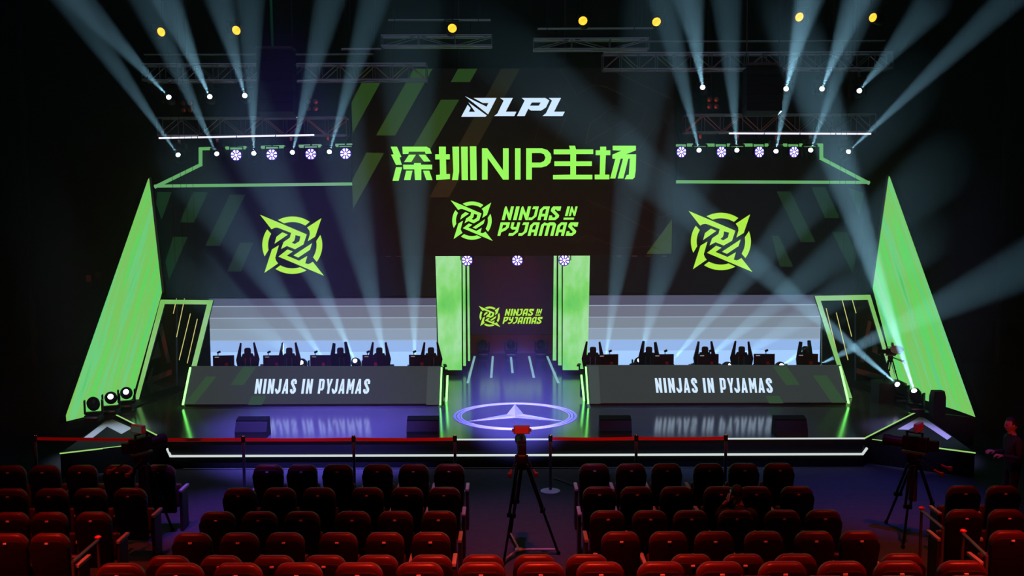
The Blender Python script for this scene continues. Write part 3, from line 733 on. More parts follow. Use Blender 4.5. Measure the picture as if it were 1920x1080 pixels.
# ------------------------------------------------------------------ moving heads
BEAM = (0.36, 0.76, 1.0)
def make_head(hung):
    r = root('moving_head', '', 'stage light')
    s = -1 if hung else 1
    local('base', MB().bevbox((0, 0, s * 0.06), (0.3, 0.26, 0.12), 0.02), M_house, r)
    y = MB().bevbox((0, 0, s * 0.15), (0.34, 0.12, 0.05), 0.015)
    for e in (-1, 1): y.bevbox((e * 0.165, 0, s * 0.28), (0.035, 0.11, 0.28), 0.012)
    local('yoke', y, M_house, r)
    h = local('head', MB().lathe([(0.06, -0.15), (0.11, -0.13), (0.125, -0.05), (0.125, 0.06), (0.1, 0.14), (0.085, 0.15)], 20), M_house, r, True)
    h.location = (0, 0, s * 0.34)
    local('lens', MB().lathe([(0.055, 0.15), (0.053, 0.16), (0.043, 0.178), (0.025, 0.188), (0.0005, 0.192)], 20), G_lens, h, True)
    if not hung: local('handle', MB().lathe([(0.13, -0.005), (0.137, -0.005), (0.137, 0.005), (0.13, 0.005)], 20, Matrix.Translation((0, -0.14, 0.09)) @ Matrix.Diagonal((1, 0.4, 3, 1))), M_grey, r)
    else: local('clamp', MB().box((0, 0, 0.05), (0.06, 0.06, 0.1)).lathe([(0.035, -0.04), (0.045, -0.04), (0.045, 0.04), (0.035, 0.04)], 12, Matrix.Translation((0, 0, 0.12)) @ Matrix.Rotation(math.pi / 2, 4, 'Y')), M_steel, r)
    return r
hd_h, hd_f = make_head(True), make_head(False)
M_lensoff = mat('dark_lens', (0.03, 0.03, 0.04), 0.08)
def head_at(pos, target, label, group, hung=True, power=0, size=5.0, lit=True, blend=0.6):
    proto = hd_h if hung else hd_f
    o = proto if proto.name not in used else copy_tree(proto)
    used[proto.name] = 1
    o.location = Vector(pos) - Vector((0, 0, (-0.34 if hung else 0.34)))
    o['label'] = label; o['group'] = group
    d = (Vector(target) - Vector(pos)).normalized()
    pan = math.atan2(d.y, d.x) - math.pi / 2 if abs(d.x) + abs(d.y) > 0.05 else 0
    for ch in o.children:
        n_ = ch.name.split('.')[0]
        if n_ in ('yoke', 'handle'): ch.rotation_euler.z = pan if n_ == 'yoke' else 0
        if n_ == 'head':
            ch.rotation_euler = d.to_track_quat('Z', 'Y').to_euler()
            if not lit:
                ln = ch.children[0]; ln.data = ln.data.copy(); ln.data.materials[0] = M_lensoff
    if power:
        light('SPOT', 'beam', Vector(pos) + d * 0.215, target, power, BEAM, spot_size=R(size), spot_blend=blend, shadow_soft_size=0.022)
    return o
YL = 24.4      # lower lamp bars
YU = 23.4      # upper truss
lowL = [((338, 296), (130, 0), 1.0), ((409, 294), (272, 0), 1.0), ((476, 293), (468, 0), 1.0), ((547, 291), (618, 0), 1.0), ((616, 290), (702, 0), 1.0)]
lowR = [((1312, 287), (1243, 0), 1.0), ((1382, 287), (1362, 0), 1.0), ((1454, 289), (1506, 0), 1.2), ((1518, 287), (1622, 0), 1.0), ((1585, 290), (1890, 0), 1.6)]
upL = [((320, 186), (148, 0), 0.7), ((395, 185), (312, 0), 1.0), ((460, 183), (412, 0), 0.6)]
upR = [((1318, 167), (1292, 0), 1.0), ((1473, 170), (1516, 0), 1.2), ((1540, 170), (1606, 0), 1.0), ((1609, 173), (1720, 40), 0.5)]
PW = 14000
for lst, Yq, nm in ((lowL, YL, 'lower left lamp truss'), (lowR, YL, 'lower right lamp truss'), (upL, YU, 'upper left truss'), (upR, YU, 'upper right truss')):
    for k, (p, t, f) in enumerate(lst):
        head_at(at(*p, Yq), at(*t, Yq - 5.5), 'moving head with a white beam under the %s, %s from the left' % (nm, ORD[k]), 'moving heads hung over the stage', True, PW * f, 6.2)
# on the floor behind the desks, beams rising
flo = {'left': [((567, 681), (470, 605), 0.5), ((618, 683), (500, 520), 0.7), ((668, 681), (560, 450), 0.9), ((725, 680), (680, 480), 0.8), ((778, 684), (772, 400), 1.0)],
       'right': [((1133, 684), (1180, 360), 0.9), ((1198, 678), (1250, 480), 0.6), ((1250, 684), (1440, 470), 1.0), ((1305, 684), (1600, 450), 1.0), ((1362, 684), (1600, 530), 0.8), ((1462, 680), (1640, 570), 0.5), ((1528, 682), (1830, 542), 1.0)]}
for side, lst in flo.items():
    for k, (p, t, f) in enumerate(lst):
        q = at(*p, 24.9 if p[0] in (567, 668, 1198) else 24.2)
        q.z = HS + 0.34 + 0.0
        head_at(q, at(*t, 20.3 if t[0] < 1590 else 18.8), 'moving head on the stage floor behind the %s desk, %s from the left' % (side, ORD[k]), 'moving heads behind the desks', False, PW * 1.25 * f, 8.0)
# beside the big green panels
def floor_head(px, py, target, label, **kw):
    z = HS + 0.03 + 0.34
    head_at(atz(px, py, z), target, label, 'moving heads beside the green panels', False, **kw)
floor_head(175, 757, (-6, 12, 6), 'switched-off moving head at the foot of the left green panel, nearest the audience', lit=False)
floor_head(208, 746, (-4, 8, 6), 'lit moving head at the foot of the left green panel, middle of three')
floor_head(237, 737, (-4, 8, 6), 'lit moving head at the foot of the left green panel, farthest from the audience')
floor_head(1690, 727, at(1540, 600, 20.2), 'moving head with a long beam at the foot of the right green panel', power=PW * 3, size=7)
floor_head(1717, 742, at(1694, 672, 20.0), 'moving head with a steep short beam at the foot of the right green panel', power=PW * 6, size=7)
for k, px in enumerate((906, 958, 1014)):
    head_at(Vector((at(px, 655, 28.0).x, 28.0, HS + 0.34)), (at(px, 655, 28.0).x, 24, 3), 'dark switched-off moving head at the corridor end, %s from the left' % ORD[k], 'moving heads in the corridor', False, lit=False)

# ------------------------------------------------------------------ violet pars
def make_par():
    r = root('par_light', '', 'stage light')
    face = Matrix.Rotation(math.pi / 2, 4, 'X')      # local z -> -y
    local('housing', MB().lathe([(0.08, -0.16), (0.135, -0.1), (0.145, 0.0), (0.14, 0.01)], 20, face), M_house, r, True)
    local('rim', MB().lathe([(0.132, 0.011), (0.138, 0.011), (0.136, 0.02), (0.13, 0.02)], 20, face), G_violethalo, r)
    cells = MB()
    for k in range(8):
        a0 = k * math.pi / 4 + 0.14; a1 = (k + 1) * math.pi / 4 - 0.14
        pts = [(0.055, a0 + .1), (0.12, a0), (0.126, (a0 + a1) / 2), (0.12, a1), (0.055, a1 - .1)]
        cells.prism([face @ Vector((rr * math.cos(a), rr * math.sin(a), 0.012)) for rr, a in pts], face.to_3x3() @ Vector((0, 0, 0.012)))
    for k in range(4):
        a = k * math.pi / 2 + .4
        cells.tube(face @ Vector((0.024 * math.cos(a), 0.024 * math.sin(a), 0.012)), face @ Vector((0.024 * math.cos(a), 0.024 * math.sin(a), 0.024)), 0.017, n=8)
    local('led_cells', cells, G_violet, r)
    b = MB().tube((-0.16, 0, 0), (-0.16, 0.02, 0.2), 0.012).tube((0.16, 0, 0), (0.16, 0.02, 0.2), 0.012).tube((-0.17, 0.02, 0.2), (0.17, 0.02, 0.2), 0.012).tube((0, 0.02, 0.2), (0, 0.2, 0.5), 0.018)
    local('bracket', b, M_house, r)
    return r
par0 = make_par()
for k, (px, py) in enumerate(((443, 291), (510, 290), (583, 289), (648, 288))):
    place(par0, at(px, py, YL), 0, 'round violet LED par under the lower left lamp truss, %s from the left' % ORD[k], 'violet pars')
for k, (px, py) in enumerate(((1277, 285), (1352, 285), (1423, 285), (1488, 285))):
    place(par0, at(px, py, YL), R(22), 'round violet LED par under the lower right lamp truss, %s from the left' % ORD[k], 'violet pars')
for k, (px, py) in enumerate(((876, 488), (970, 488), (1058, 488))):
    place(par0, at(px, py, 24.75), 0, 'round violet LED par just below the middle screen, %s from the left' % ORD[k], 'violet pars')
zp_ = at(960, 488, 24.75).z + 0.5
par_bar = obj('hanging_bar', MB().tube((at(850, 470, 24.77).x, 24.94, zp_), (at(1080, 470, 24.77).x, 24.94, zp_), 0.025).tube((-1.0, 24.94, zp_), (-1.0, 24.94, 12.98), 0.012).tube((1.1, 24.94, zp_), (1.1, 24.94, 12.98), 0.012), M_house)
tag(par_bar, 'black bar behind the lower edge of the middle screen carrying three pars', 'bar')

# ------------------------------------------------------------------ amber lamps
def make_amber():
    r = root('amber_lamp', '', 'stage light')
    face = Matrix.Rotation(math.pi / 2, 4, 'X')
    local('housing', MB().lathe([(0.07, -0.26), (0.11, -0.24), (0.115, -0.02), (0.125, 0.0)], 18, face), M_house, r, True)
    local('lens', MB().lathe([(0.092, 0.001), (0.084, 0.02), (0.05, 0.034), (0.0005, 0.04)], 18, face), G_amber, r, True)
    local('yoke', MB().tube((-0.14, 0.1, 0), (-0.14, 0.1, 0.2), 0.012).tube((0.14, 0.1, 0), (0.14, 0.1, 0.2), 0.012).tube((-0.15, 0.1, 0.2), (0.15, 0.1, 0.2), 0.014), M_house, r)
    return r
amb0 = make_amber()
ambs = [(302, 60, -48), (443, 57, -36), (848, 53, -8), (1093, 39, 10), (1231, 41, 22), (1499, 32, 40), (1637, 33, 50)]
YA = 21.0
amb_poles = []
for k, (px, py, yaw) in enumerate(ambs):
    o = place(amb0, at(px, py, YA), R(-yaw * 1.15), 'glowing amber lamp high over the stage, %s from the left' % ORD[k], 'amber lamps')
    o.rotation_euler.x = R(-8)
    amb_poles.append(o)

# ------------------------------------------------------------------ trusses
def truss(label, x0, x1, Y, zc, h=0.34, d=0.34, step=0.55, hang_to=13.0, name='truss', cat='truss', chord=0.024):
    r = root(name, label, cat, ((x0 + x1) / 2, Y, zc - h / 2), group='lighting trusses')
    for sy in (-1, 1):
        for sz in (-1, 1):
            obj('chord', MB().tube((x0, Y + sy * d / 2, zc + sz * h / 2), (x1, Y + sy * d / 2, zc + sz * h / 2), chord, n=8), M_truss, r)
    lat = MB(); n = max(2, round((x1 - x0) / step)); st = (x1 - x0) / n
    for k in range(n + 1):
        x = x0 + k * st
        for sy in (-1, 1): lat.tube((x, Y + sy * d / 2, zc - h / 2), (x, Y + sy * d / 2, zc + h / 2), 0.011, n=6)
        for sz in (-1, 1): lat.tube((x, Y - d / 2, zc + sz * h / 2), (x, Y + d / 2, zc + sz * h / 2), 0.011, n=6)
        if k < n:
            e = 1 if k % 2 else -1
            for sy in (-1, 1): lat.tube((x, Y + sy * d / 2, zc + e * h / 2), (x + st, Y + sy * d / 2, zc - e * h / 2), 0.011, n=6)
            lat.tube((x, Y - e * d / 2, zc - h / 2), (x + st, Y + e * d / 2, zc - h / 2), 0.011, n=6)
    obj('lattice', lat, M_truss, r)
    if hang_to:
        for fx in (0.12, 0.88):
            x = x0 + (x1 - x0) * fx
            obj('hanging_chain', MB().tube((x, Y, zc + h / 2), (x, Y, hang_to), 0.009, n=6), M_cable, r)
    return r
def X(px, py, Y): return at(px, py, Y).x
zlow = at(470, 240, YL).z
truss('lattice truss carrying the lower lamp row on the left', X(300, 240, YL), X(652, 240, YL), YL, at(470, 238, YL).z, 0.42, 0.4, 0.48)
truss('lattice truss carrying the lower lamp row on the right', X(1283, 236, YL), X(1636, 236, YL), YL, at(1460, 232, YL).z, 0.42, 0.4, 0.48)
truss('lattice truss carrying the upper lamps on the left', X(272, 135, YU), X(800, 135, YU), YU, at(520, 137, YU).z, 0.36, 0.4, 0.42)
truss('lattice truss carrying the upper lamps on the right', X(1130, 120, YU), X(1668, 120, YU), YU, at(1400, 116, YU).z, 0.36, 0.4, 0.42)
truss('high truss above the middle screen, left half', X(716, 60, 22.2), X(922, 60, 22.2), 22.2, at(820, 78, 22.2).z, 0.22, 0.3, 0.8)
truss('high truss above the middle screen, right half', X(1000, 60, 22.2), X(1215, 60, 22.2), 22.2, at(1110, 84, 22.2).z, 0.22, 0.3, 0.8)
zA = at(960, 6, YA).z + 0.42
r = root('hanging_bar', 'long black pipe across the hall carrying the amber lamps', 'bar', (0, YA + 0.12, zA), group='rigging bars')
obj('pipe', MB().tube((X(250, 0, YA), YA + 0.12, zA), (X(1690, 0, YA), YA + 0.12, zA), 0.025), M_house, r)
for o in amb_poles:
    tp = o.location; pc = obj('hanging_pole', MB().tube((tp.x, YA + 0.12, tp.z + 0.18), (tp.x, YA + 0.12, zA), 0.014), M_house)
    bpy.context.view_layer.update(); pc.parent = o; pc.matrix_parent_inverse = o.matrix_world.inverted()
for q in (-6, 0, 6): obj('hanging_chain', MB().tube((q, YA + 0.12, zA), (q, YA + 0.12, 13.0), 0.006, n=5), M_cable, r)
for nm, p, q in (('high bar behind the upper left truss', (270, 103), (700, 103)), ('high bar behind the upper right truss', (1200, 78), (1660, 78)),
                 ('bar at the left above the middle screen', (640, 92), (715, 92)), ('thin bar above the left half of the middle screen', (728, 38), (920, 36)), ('thin bar above the right half of the middle screen', (1008, 54), (1225, 52))):
    yb_ = 23.9 if 'high bar' in nm else 22.7
    a, c = at(*p, yb_), at(*q, yb_); c.z = a.z
    bar = root('hanging_bar', 'thin metal pipe, ' + nm, 'bar', (a + c) / 2, group='rigging bars')
    obj('pipe', MB().tube(a, c, 0.022, n=8), M_truss, bar)
    for f in (0.1, 0.9):
        x = a + (c - a) * f
        obj('hanging_chain', MB().tube(x, (x.x, x.y, 13.0), 0.006, n=5), M_cable, bar)
# white light battens on the front of the lower trusses
for side, x0, x1, y0, y1, segs in (('left', 297, 590, 259, 253, 4), ('right', 1366, 1634, 250, 251, 4)):
    for k in range(segs):
        f0, f1 = k / segs, (k + 1) / segs
        a, c = at(x0 + (x1 - x0) * f0 + 1, y0 + (y1 - y0) * f0, YL - 0.26), at(x0 + (x1 - x0) * f1 - 1, y0 + (y1 - y0) * f1, YL - 0.26)
        r = root('light_batten', 'bright white light batten on the lower %s lamp truss, %s from the left' % (side, ORD[k]), 'stage light', (a + c) / 2, group='white light battens')
        obj('lit_strip', MB().tube(a, c, 0.021, n=8), G_bar, r)
        obj('housing', MB().box((a + c) / 2 + Vector((0, 0.05, 0.01)), ((c - a).length, 0.05, 0.06)), M_house, r)

# blinders (switched off)
for k, (px, py, lb) in enumerate(((350, 200, 'left of the upper left lamps row'), (585, 197, 'between the line array and the middle screen'), (1337, 193, 'right of the middle screen'))):
    c = at(px, py, 24.6)
    r = root('blinder', 'dark four-lamp blinder hanging ' + lb, 'stage light', c, group='four-lamp blinders')
    obj('housing', MB().bevbox(c + Vector((0, 0.06, 0)), (0.32, 0.1, 0.32), 0.02), M_house, r)
    for sx in (-1, 1):
        for sz in (-1, 1):
            obj('lamp', MB().lathe([(0.045, 0), (0.06, 0.02), (0.0005, 0.03)], 14, Matrix.Translation(c + Vector((sx * 0.085, 0.01, sz * 0.085))) @ Matrix.Rotation(math.pi / 2, 4, 'X')), M_dull, r)
    obj('hanging_pole', MB().tube(c + Vector((0, 0.06, 0.15)), (c.x, c.y + 0.06, at(px, 140, 24.6).z + 5), 0.012), M_house, r)

# line arrays
for side, px, y0, y1, Yq in (('left', 518, 98, 216, 22.6), ('right', 1430, 128, 214, 22.6)):
    t, b2 = at(px, y0, Yq), at(px, y1, Yq)
    w = 66 / F_PX * Yq
    r = root('line_array', 'black hanging loudspeaker array in front of the upper %s truss' % side, 'speaker', b2)
    n = 6 if side == 'left' else 5; hh = (t.z - b2.z) / n
    for k in range(n):
        ang = Matrix.Rotation(R(-2 - 2 * (n - k)), 3, 'X')
        obj('speaker_cabinet', MB().bevbox((t.x, Yq, b2.z + (k + 0.5) * hh), (w, 0.45, hh * 0.95), 0.02, ang), M_black, r)
    obj('fly_bar', MB().bevbox((t.x, Yq, t.z + 0.07), (w, 0.5, 0.06), 0.01), M_grey, r)
    s0 = Vector((t.x - (0.08 if side == 'left' else 0.36), Yq, t.z + 0.1))
    obj('sling', MB().tube(s0, (s0.x - 0.05, Yq, 12.98), 0.03 if side == 'left' else 0.012, n=8), M_sling if side == 'left' else M_steel, r)
    obj('hanging_cable', MB().tube((t.x + w * 0.45, Yq, t.z + 0.1), (t.x + w * 0.45, Yq, 12.98), 0.01, n=6), M_cable, r)

# ------------------------------------------------------------------ stage monitors, loudspeaker, mic stand
def make_wedge():
    r = root('stage_monitor', '', 'speaker')
    prof = [(0, 0), (0, 0.12), (0.1, 0.3), (0.3, 0.34), (0.36, 0)]
    local('cabinet', MB().prism([Vector((-0.3, y, z)) for y, z in prof], (0.6, 0, 0)), M_black, r)
    local('top_edge', MB().box((0, 0.2, 0.335), (0.6, 0.2, 0.012), Matrix.Rotation(R(11), 3, 'X')), M_house, r)
    local('grille', MB().box((0, 0.34, 0.17), (0.56, 0.012, 0.3), Matrix.Rotation(R(10), 3, 'X')), M_dgrey, r)
    return r
wd0 = make_wedge()
for k, (px, py) in enumerate(((470, 822), (792, 821), (1155, 820), (1485, 820))):
    p = atz(px, py, HS); 
    place(wd0, (p.x, max(p.y, yf + 0.06), HS), 0, 'black wedge monitor on the stage front edge, %s from the left' % ORD[k], 'stage monitors')
p = atz(1757, 781, HS)
sp_ = root('loudspeaker', 'black upright loudspeaker standing before the right green panel', 'speaker', p)
obj('cabinet', MB().loft([[Vector((p.x + x * s, p.y + y * s, HS + z)) for x, y in ((-.12, -.1), (.12, -.1), (.14, 0), (.12, .12), (-.12, .12), (-.14, 0))] for z, s in ((0.03, 1), (0.1, 1.06), (0.42, 1.04), (0.54, 0.85))]), M_black, sp_)
obj('foot', MB().box((p.x, p.y, HS + 0.015), (0.2, 0.2, 0.03)), M_house, sp_)
p = at(1541, 684, 22.0)
ms = root('microphone_stand', 'thin pale stand rising behind the right end of the right desk', 'stand', (p.x, 22.0, HS))
obj('pole', MB().tube((p.x, 22.0, HS), (p.x - 0.03, 22.0, at(1534, 596, 22.0).z), 0.012), M_steel, ms)
obj('base', MB().lathe([(0.14, 0), (0.14, 0.015), (0.03, 0.03)], 16, Matrix.Translation((p.x, 22.0, HS))), M_house, ms)
obj('clip', MB().tube((p.x - 0.03, 22.0, at(1534, 600, 22.0).z), (p.x + 0.04, 22.3, at(1534, 592, 22.0).z), 0.018), M_house, ms)

# ------------------------------------------------------------------ belt barrier
def make_post():
    r = root('barrier_post', '', 'stanchion')
    local('base', MB().lathe([(0.17, 0), (0.17, 0.012), (0.05, 0.028), (0.03, 0.03)], 28), M_plate2, r, True)
    local('pole', MB().tube((0, 0, 0.03), (0, 0, 0.9), 0.026, n=14), M_grey, r, True)
    local('belt_head', MB().lathe([(0.035, 0.88), (0.036, 0.97), (0.028, 0.985), (0.0005, 0.99)], 14), M_house, r, True)
    local('cap', MB().lathe([(0.03, 0.985), (0.028, 0.995), (0.0005, 0.998)], 14), M_steel, r, True)
    return r
post0 = make_post()
pb_ = atz(1032, 921, 0); YPo = pb_.y
zb = 0.93
def post(px, Y, label):
    x = at(px, 825, Y).x; place(post0, (x, Y, 0), 0, label, 'belt barrier posts'); return Vector((x, Y, zb))
pl = [post(66, YPo + 0.1, 'barrier post at the far left end of the red belt'), post(456, YPo, 'barrier post with red belt left of the wedge monitors, second from the left'),
      post(663, YPo, 'barrier post in front of the left desk lettering end'), post(853, YPo, 'barrier post at the right end of the left red belt')]
pr_ = [post(1032, YPo, 'barrier post with a bright round base in the centre aisle'), post(1193, YPo, 'barrier post in the middle of the right red belt'), post(1361, YPo, 'barrier post at the right end of the right red belt')]
for nm, pp in (('left', pl), ('right', pr_)):
    for k, (a, c) in enumerate(zip(pp, pp[1:])):
        mb = MB(); n = 10
        pts = [a + (c - a) * (i / n) + Vector((0, 0, -0.012 * math.sin(math.pi * i / n))) for i in range(n + 1)]
        mb.loft([[q + Vector((0, dy, dz)) for dy, dz in ((-.003, -.027), (.003, -.027), (.003, .027), (-.003, .027))] for q in pts])
        o = obj('barrier_belt', mb, M_belt); tag(o, 'red belt of the %s barrier, %s stretch from the left' % (nm, ORD[k]), 'belt', 'red barrier belts')

# ------------------------------------------------------------------ theatre seats
def make_seat():
    r = root('theatre_seat', '', 'seat')
    def pad(w, z0, z1, y0, y1, rad, arch, inset=0.02, n=6):
        base = []
        base += [(-w + 0.04, z0), (w - 0.04, z0)]
        for k in range(n + 1):
            a = math.pi / 2 * k / n; base.append((w - rad + rad * math.cos(a), z1 - rad + rad * math.sin(a) - 0.0))
        for k in range(n + 1):
            a = math.pi / 2 + math.pi / 2 * k / n; base.append((-w + rad + rad * math.cos(a), z1 - rad + rad * math.sin(a)))
        def P(x, z, y):
            z2 = z + (arch * (1 - (x / w) ** 2) if z > (z0 + z1) / 2 else 0)
            return Vector((x, y - (z2 - 0.4) * 0.2, z2))
        cx, cz = 0, (z0 + z1) / 2
        def loop(y, i): return [P(x - i * (1 if x > 0 else -1), z - i * (1 if z > cz else -1), y) for x, z in base]
        return MB().loft([loop(y0, inset), loop(y0 + inset * 0.5, inset * 0.3), loop(y0 + inset, 0), loop(y1 - inset, 0), loop(y1 - inset * 0.5, inset * 0.3), loop(y1, inset)])
    local('backrest', pad(0.225, 0.42, 1.045, 0.0, 0.11, 0.11, 0.03, 0.03), M_pad, r, True)
    sh = local('back_shell', pad(0.232, 0.3, 0.985, -0.04, 0.05, 0.1, 0.026, 0.014), M_shell, r, True)
    sh.name = 'back_shell'
    local('number_plate', MB().bevbox((0, -0.163, 0.975), (0.042, 0.012, 0.022), 0.004), M_plate, r)
    local('seat_cushion', MB().bevbox((0, 0.19, 0.52), (0.42, 0.12, 0.36), 0.04, Matrix.Rotation(R(-14), 3, 'X'), 3), M_pad, r, True)
    local('armrest', MB().bevbox((-0.26, 0.2, 0.63), (0.055, 0.36, 0.045), 0.014), M_arm, r, True)
    local('arm_support', MB().bevbox((-0.26, 0.18, 0.305), (0.045, 0.28, 0.6), 0.012), M_armdark, r)
    return r
seat0 = make_seat()
rows = [   # Y, z of the tier, pixel centres: left side block, left block, right block, right side block
    (14.8, 0.0, [15, 80, 150, 220, 297], [501, 565, 632, 707, 775, 842], [1115, 1184, 1251, 1330, 1396, 1462], []),
    (13.6, 0.0, [15, 92, 165, 240], [447, 522, 596, 687, 762, 832], [1124, 1195, 1270, 1352, 1418, 1497], [1810, 1885]),
    (12.55, 0.0, [15, 88, 170], [405, 484, 564, 660, 740, 822], [1140, 1220, 1297, 1382, 1470, 1547], [1812, 1892]),
    (11.45, 0.1, [10, 88], [357, 446, 532, 632, 720, 807], [1165, 1255, 1341, 1435, 1530, 1615], [1898]),
    (10.3, 0.25, [], [312, 411, 510, 607, 705, 807, 905, 1003, 1102], [1299, 1397, 1495, 1697], []),
    (9.05, 0.64, [], [220, 331, 442, 556, 670, 785, 902, 1014], [1127, 1242, 1354, 1472, 1584, 1690, 1810], []),
    (7.95, 0.93, [], [107, 232, 357, 505, 626, 760, 902, 1022], [1157, 1288, 1420, 1552, 1690, 1825], []),
]
TOPY = [868, 904, 945, 990, 1034, 1049, 1073]
for ri, (Y, zt, sl, bl_, br_, sr) in enumerate(rows):
    # tier under the row
    if zt > 0:
        y1 = Y + 0.75
        struct('floor_tier_%d' % ri, MB().box((0, (y1 - 5.0) / 2 + 0.0, zt / 2 - 0.001 * ri), (29.2, y1 + 5.0, zt)), M_carpet)
    for blk, xs in (('sl', sl), ('bl', bl_), ('br', br_), ('sr', sr)):
        for k, px in enumerate(xs):
            p = at(px, TOPY[ri], Y - 0.13)
            rn = ORD[ri]
            if ri >= 4:
                allx = bl_ + br_; kk = allx.index(px)
                lb = 'red-rimmed theatre seat, %s row from the stage, %s from the left' % (rn, ORD[kk])
            elif blk == 'bl': lb = 'dark theatre seat, %s row from the stage, %s left of the centre aisle' % (rn, ORD[len(xs) - 1 - k])
            elif blk == 'br': lb = 'dark theatre seat, %s row from the stage, %s right of the centre aisle' % (rn, ORD[k])
            elif blk == 'sl': lb = 'dark theatre seat in the left side block, %s row, %s from the left edge' % (rn, ORD[k])
            else: lb = 'dark theatre seat in the right side block, %s row, %s from the aisle' % (rn, ORD[k])
            o = place(seat0, (p.x, Y, zt), 0, lb, 'theatre seats, %s row from the stage' % rn)
            if ri == 2 and px == 1382:      # the occupied seat is folded down
                sc_o = next(c for c in o.children if c.name.startswith('seat_cushion')); bpy.data.objects.remove(sc_o)
                obj('seat_cushion', MB().bevbox((0, 0.3, 0.43), (0.42, 0.4, 0.1), 0.04, None, 3), M_pad, o, True, local=True)
            if k == len(xs) - 1 or (ri >= 4 and px in (1102, 1495)):       # row end: the second armrest
                for ch in list(o.children):
                    if ch.name.split('.')[0] in ('armrest', 'arm_support'):
                        c = link(ch.copy()); c.parent = o; c.location.x += 0.52


# ------------------------------------------------------------------ broadcast cameras on tripods
def tripod(label, top, feet, spread=None, color=None, thick=0.02, pedestal=False, sc_=1.0):
    top = Vector(top); fl = [Vector(f) for f in feet]
    cen = sum(fl, Vector()) / 3
    r = root('tripod', label, 'tripod', (cen.x, cen.y, min(f.z for f in fl)), group='camera tripods')
    obj('crown', MB().lathe([(0.09 * sc_, -0.05 * sc_), (0.1 * sc_, 0), (0.06 * sc_, 0.04 * sc_)], 16, Matrix.Translation(top)), M_house, r, True)
    for f in fl:
        d = (f - top); side = d.cross(Vector((0, 0, 1))).normalized() * 0.035 * sc_
        st = top + Vector((f.x - top.x, f.y - top.y, 0)).normalized() * 0.08 * sc_
        mid = st + (f - st) * 0.5
        lg = MB().tube(st + side, mid + side, thick * sc_, n=8).tube(st - side, mid - side, thick * sc_, n=8).bevbox(mid, (0.12 * sc_, 0.06 * sc_, 0.06 * sc_), 0.01, side.to_track_quat('X', 'Z').to_matrix())
        lg.tube(mid, f + Vector((0, 0, 0.02)), thick * 0.9 * sc_, n=8).ball(f + Vector((0, 0, 0.03)), 0.03 * sc_, 8, 6)
        obj('leg', lg, M_house, r)
    if spread is not None:
        c = Vector(spread)
        mb = MB()
        for f in fl: mb.tube(c, c + (f + Vector((0, 0, c.z - f.z + 0.02)) - c) * 0.92, 0.016, n=8)
        mb.lathe([(0.05, -0.015), (0.06, 0), (0.05, 0.015)], 14, Matrix.Translation(c))
        obj('spreader', mb, color or M_house, r)
    if pedestal:
        obj('column', MB().tube((top.x, top.y, top.z - 0.55), top, 0.06 * sc_, n=14), M_redgloss, r)
    return r
M_redgloss = mat('dark_gloss_metal', (0.1, 0.09, 0.09), 0.25, 0.3)
M_vf = mat('viewfinder_hood', (0.2, 0.19, 0.19), 0.4)
def camera_body(label, base, yaw, k=1.0, cover=False, screen=False, lens_up=0.0):
    """base: top of the fluid head mount; yaw 0 looks at the stage"""
    r = root('broadcast_camera', label, 'video camera', base, R(yaw), 'broadcast cameras')
    L = lambda n_, mb, m, sm=False: local(n_, mb, m, r, sm)
    S = lambda *v: Vector(v) * k
    L('fluid_head', MB().bevbox(S(0, 0, 0.07), S(0.16, 0.17, 0.14), 0.02 * k).tube(S(-0.1, 0, 0.08), S(0.1, 0, 0.08), 0.05 * k), M_house)
    L('plate', MB().bevbox(S(0, 0, 0.155), S(0.11, 0.34, 0.03), 0.006 * k), M_grey)
    L('camera_body', MB().bevbox(S(0, -0.02, 0.29), S(0.13, 0.36, 0.22), 0.02 * k).bevbox(S(0, -0.27, 0.29), S(0.11, 0.14, 0.16), 0.015 * k), M_house)
    L('handle', MB().bevbox(S(0, 0, 0.45), S(0.03, 0.26, 0.025), 0.01 * k).box(S(0, 0.11, 0.42), S(0.025, 0.025, 0.06)).box(S(0, -0.11, 0.42), S(0.025, 0.025, 0.06)), M_house)
    fm = Matrix.Translation(S(0, 0.16, 0.28)) @ Matrix.Rotation(-math.pi / 2, 4, 'X') @ Matrix.Scale(k, 4)
    L('zoom_lens', MB().lathe([(0.06, 0), (0.075, 0.02), (0.075, 0.16), (0.09, 0.2), (0.09, 0.28), (0.075, 0.29)], 18, fm), M_house, True)
    vf = L('viewfinder', MB().bevbox(S(0, -0.05, 0.54), S(0.25, 0.07, 0.13), 0.012 * k).box(S(-0.135, -0.05, 0.53), S(0.03, 0.03, 0.05)).box(S(0.135, -0.05, 0.53), S(0.03, 0.03, 0.05)), M_vf)
    local('display', MB().box(S(0, -0.087, 0.54), S(0.2, 0.006, 0.1)), M_vfscreen if screen else M_vfred, vf)
    for s_ in (-1, 1):
        a, b2 = S(s_ * 0.09, -0.08, 0.08), S(s_ * 0.2, -0.46, -0.06)
        h = L('pan_bar', MB().tube(a, b2, 0.011 * k), M_house)
        local('grip', MB().tube(b2 - (b2 - a).normalized() * 0.13 * k, b2, 0.02 * k, n=10).bevbox(b2, S(0.06, 0.06, 0.07), 0.015 * k), M_redplastic, h)
    if cover:
        L('rain_cover', MB().ball(S(0.0, -0.2, 0.36), 0.16 * k, 16, 10, (0.9, 1.5, 0.95)), M_cover, True)
    return r
M_vfred = mat('viewfinder_back', (0.55, 0.13, 0.06), 0.4)  # red light on the viewfinder put into its base colour
M_vfscreen = glow('viewfinder_picture', (40, 52, 46), 1.0)
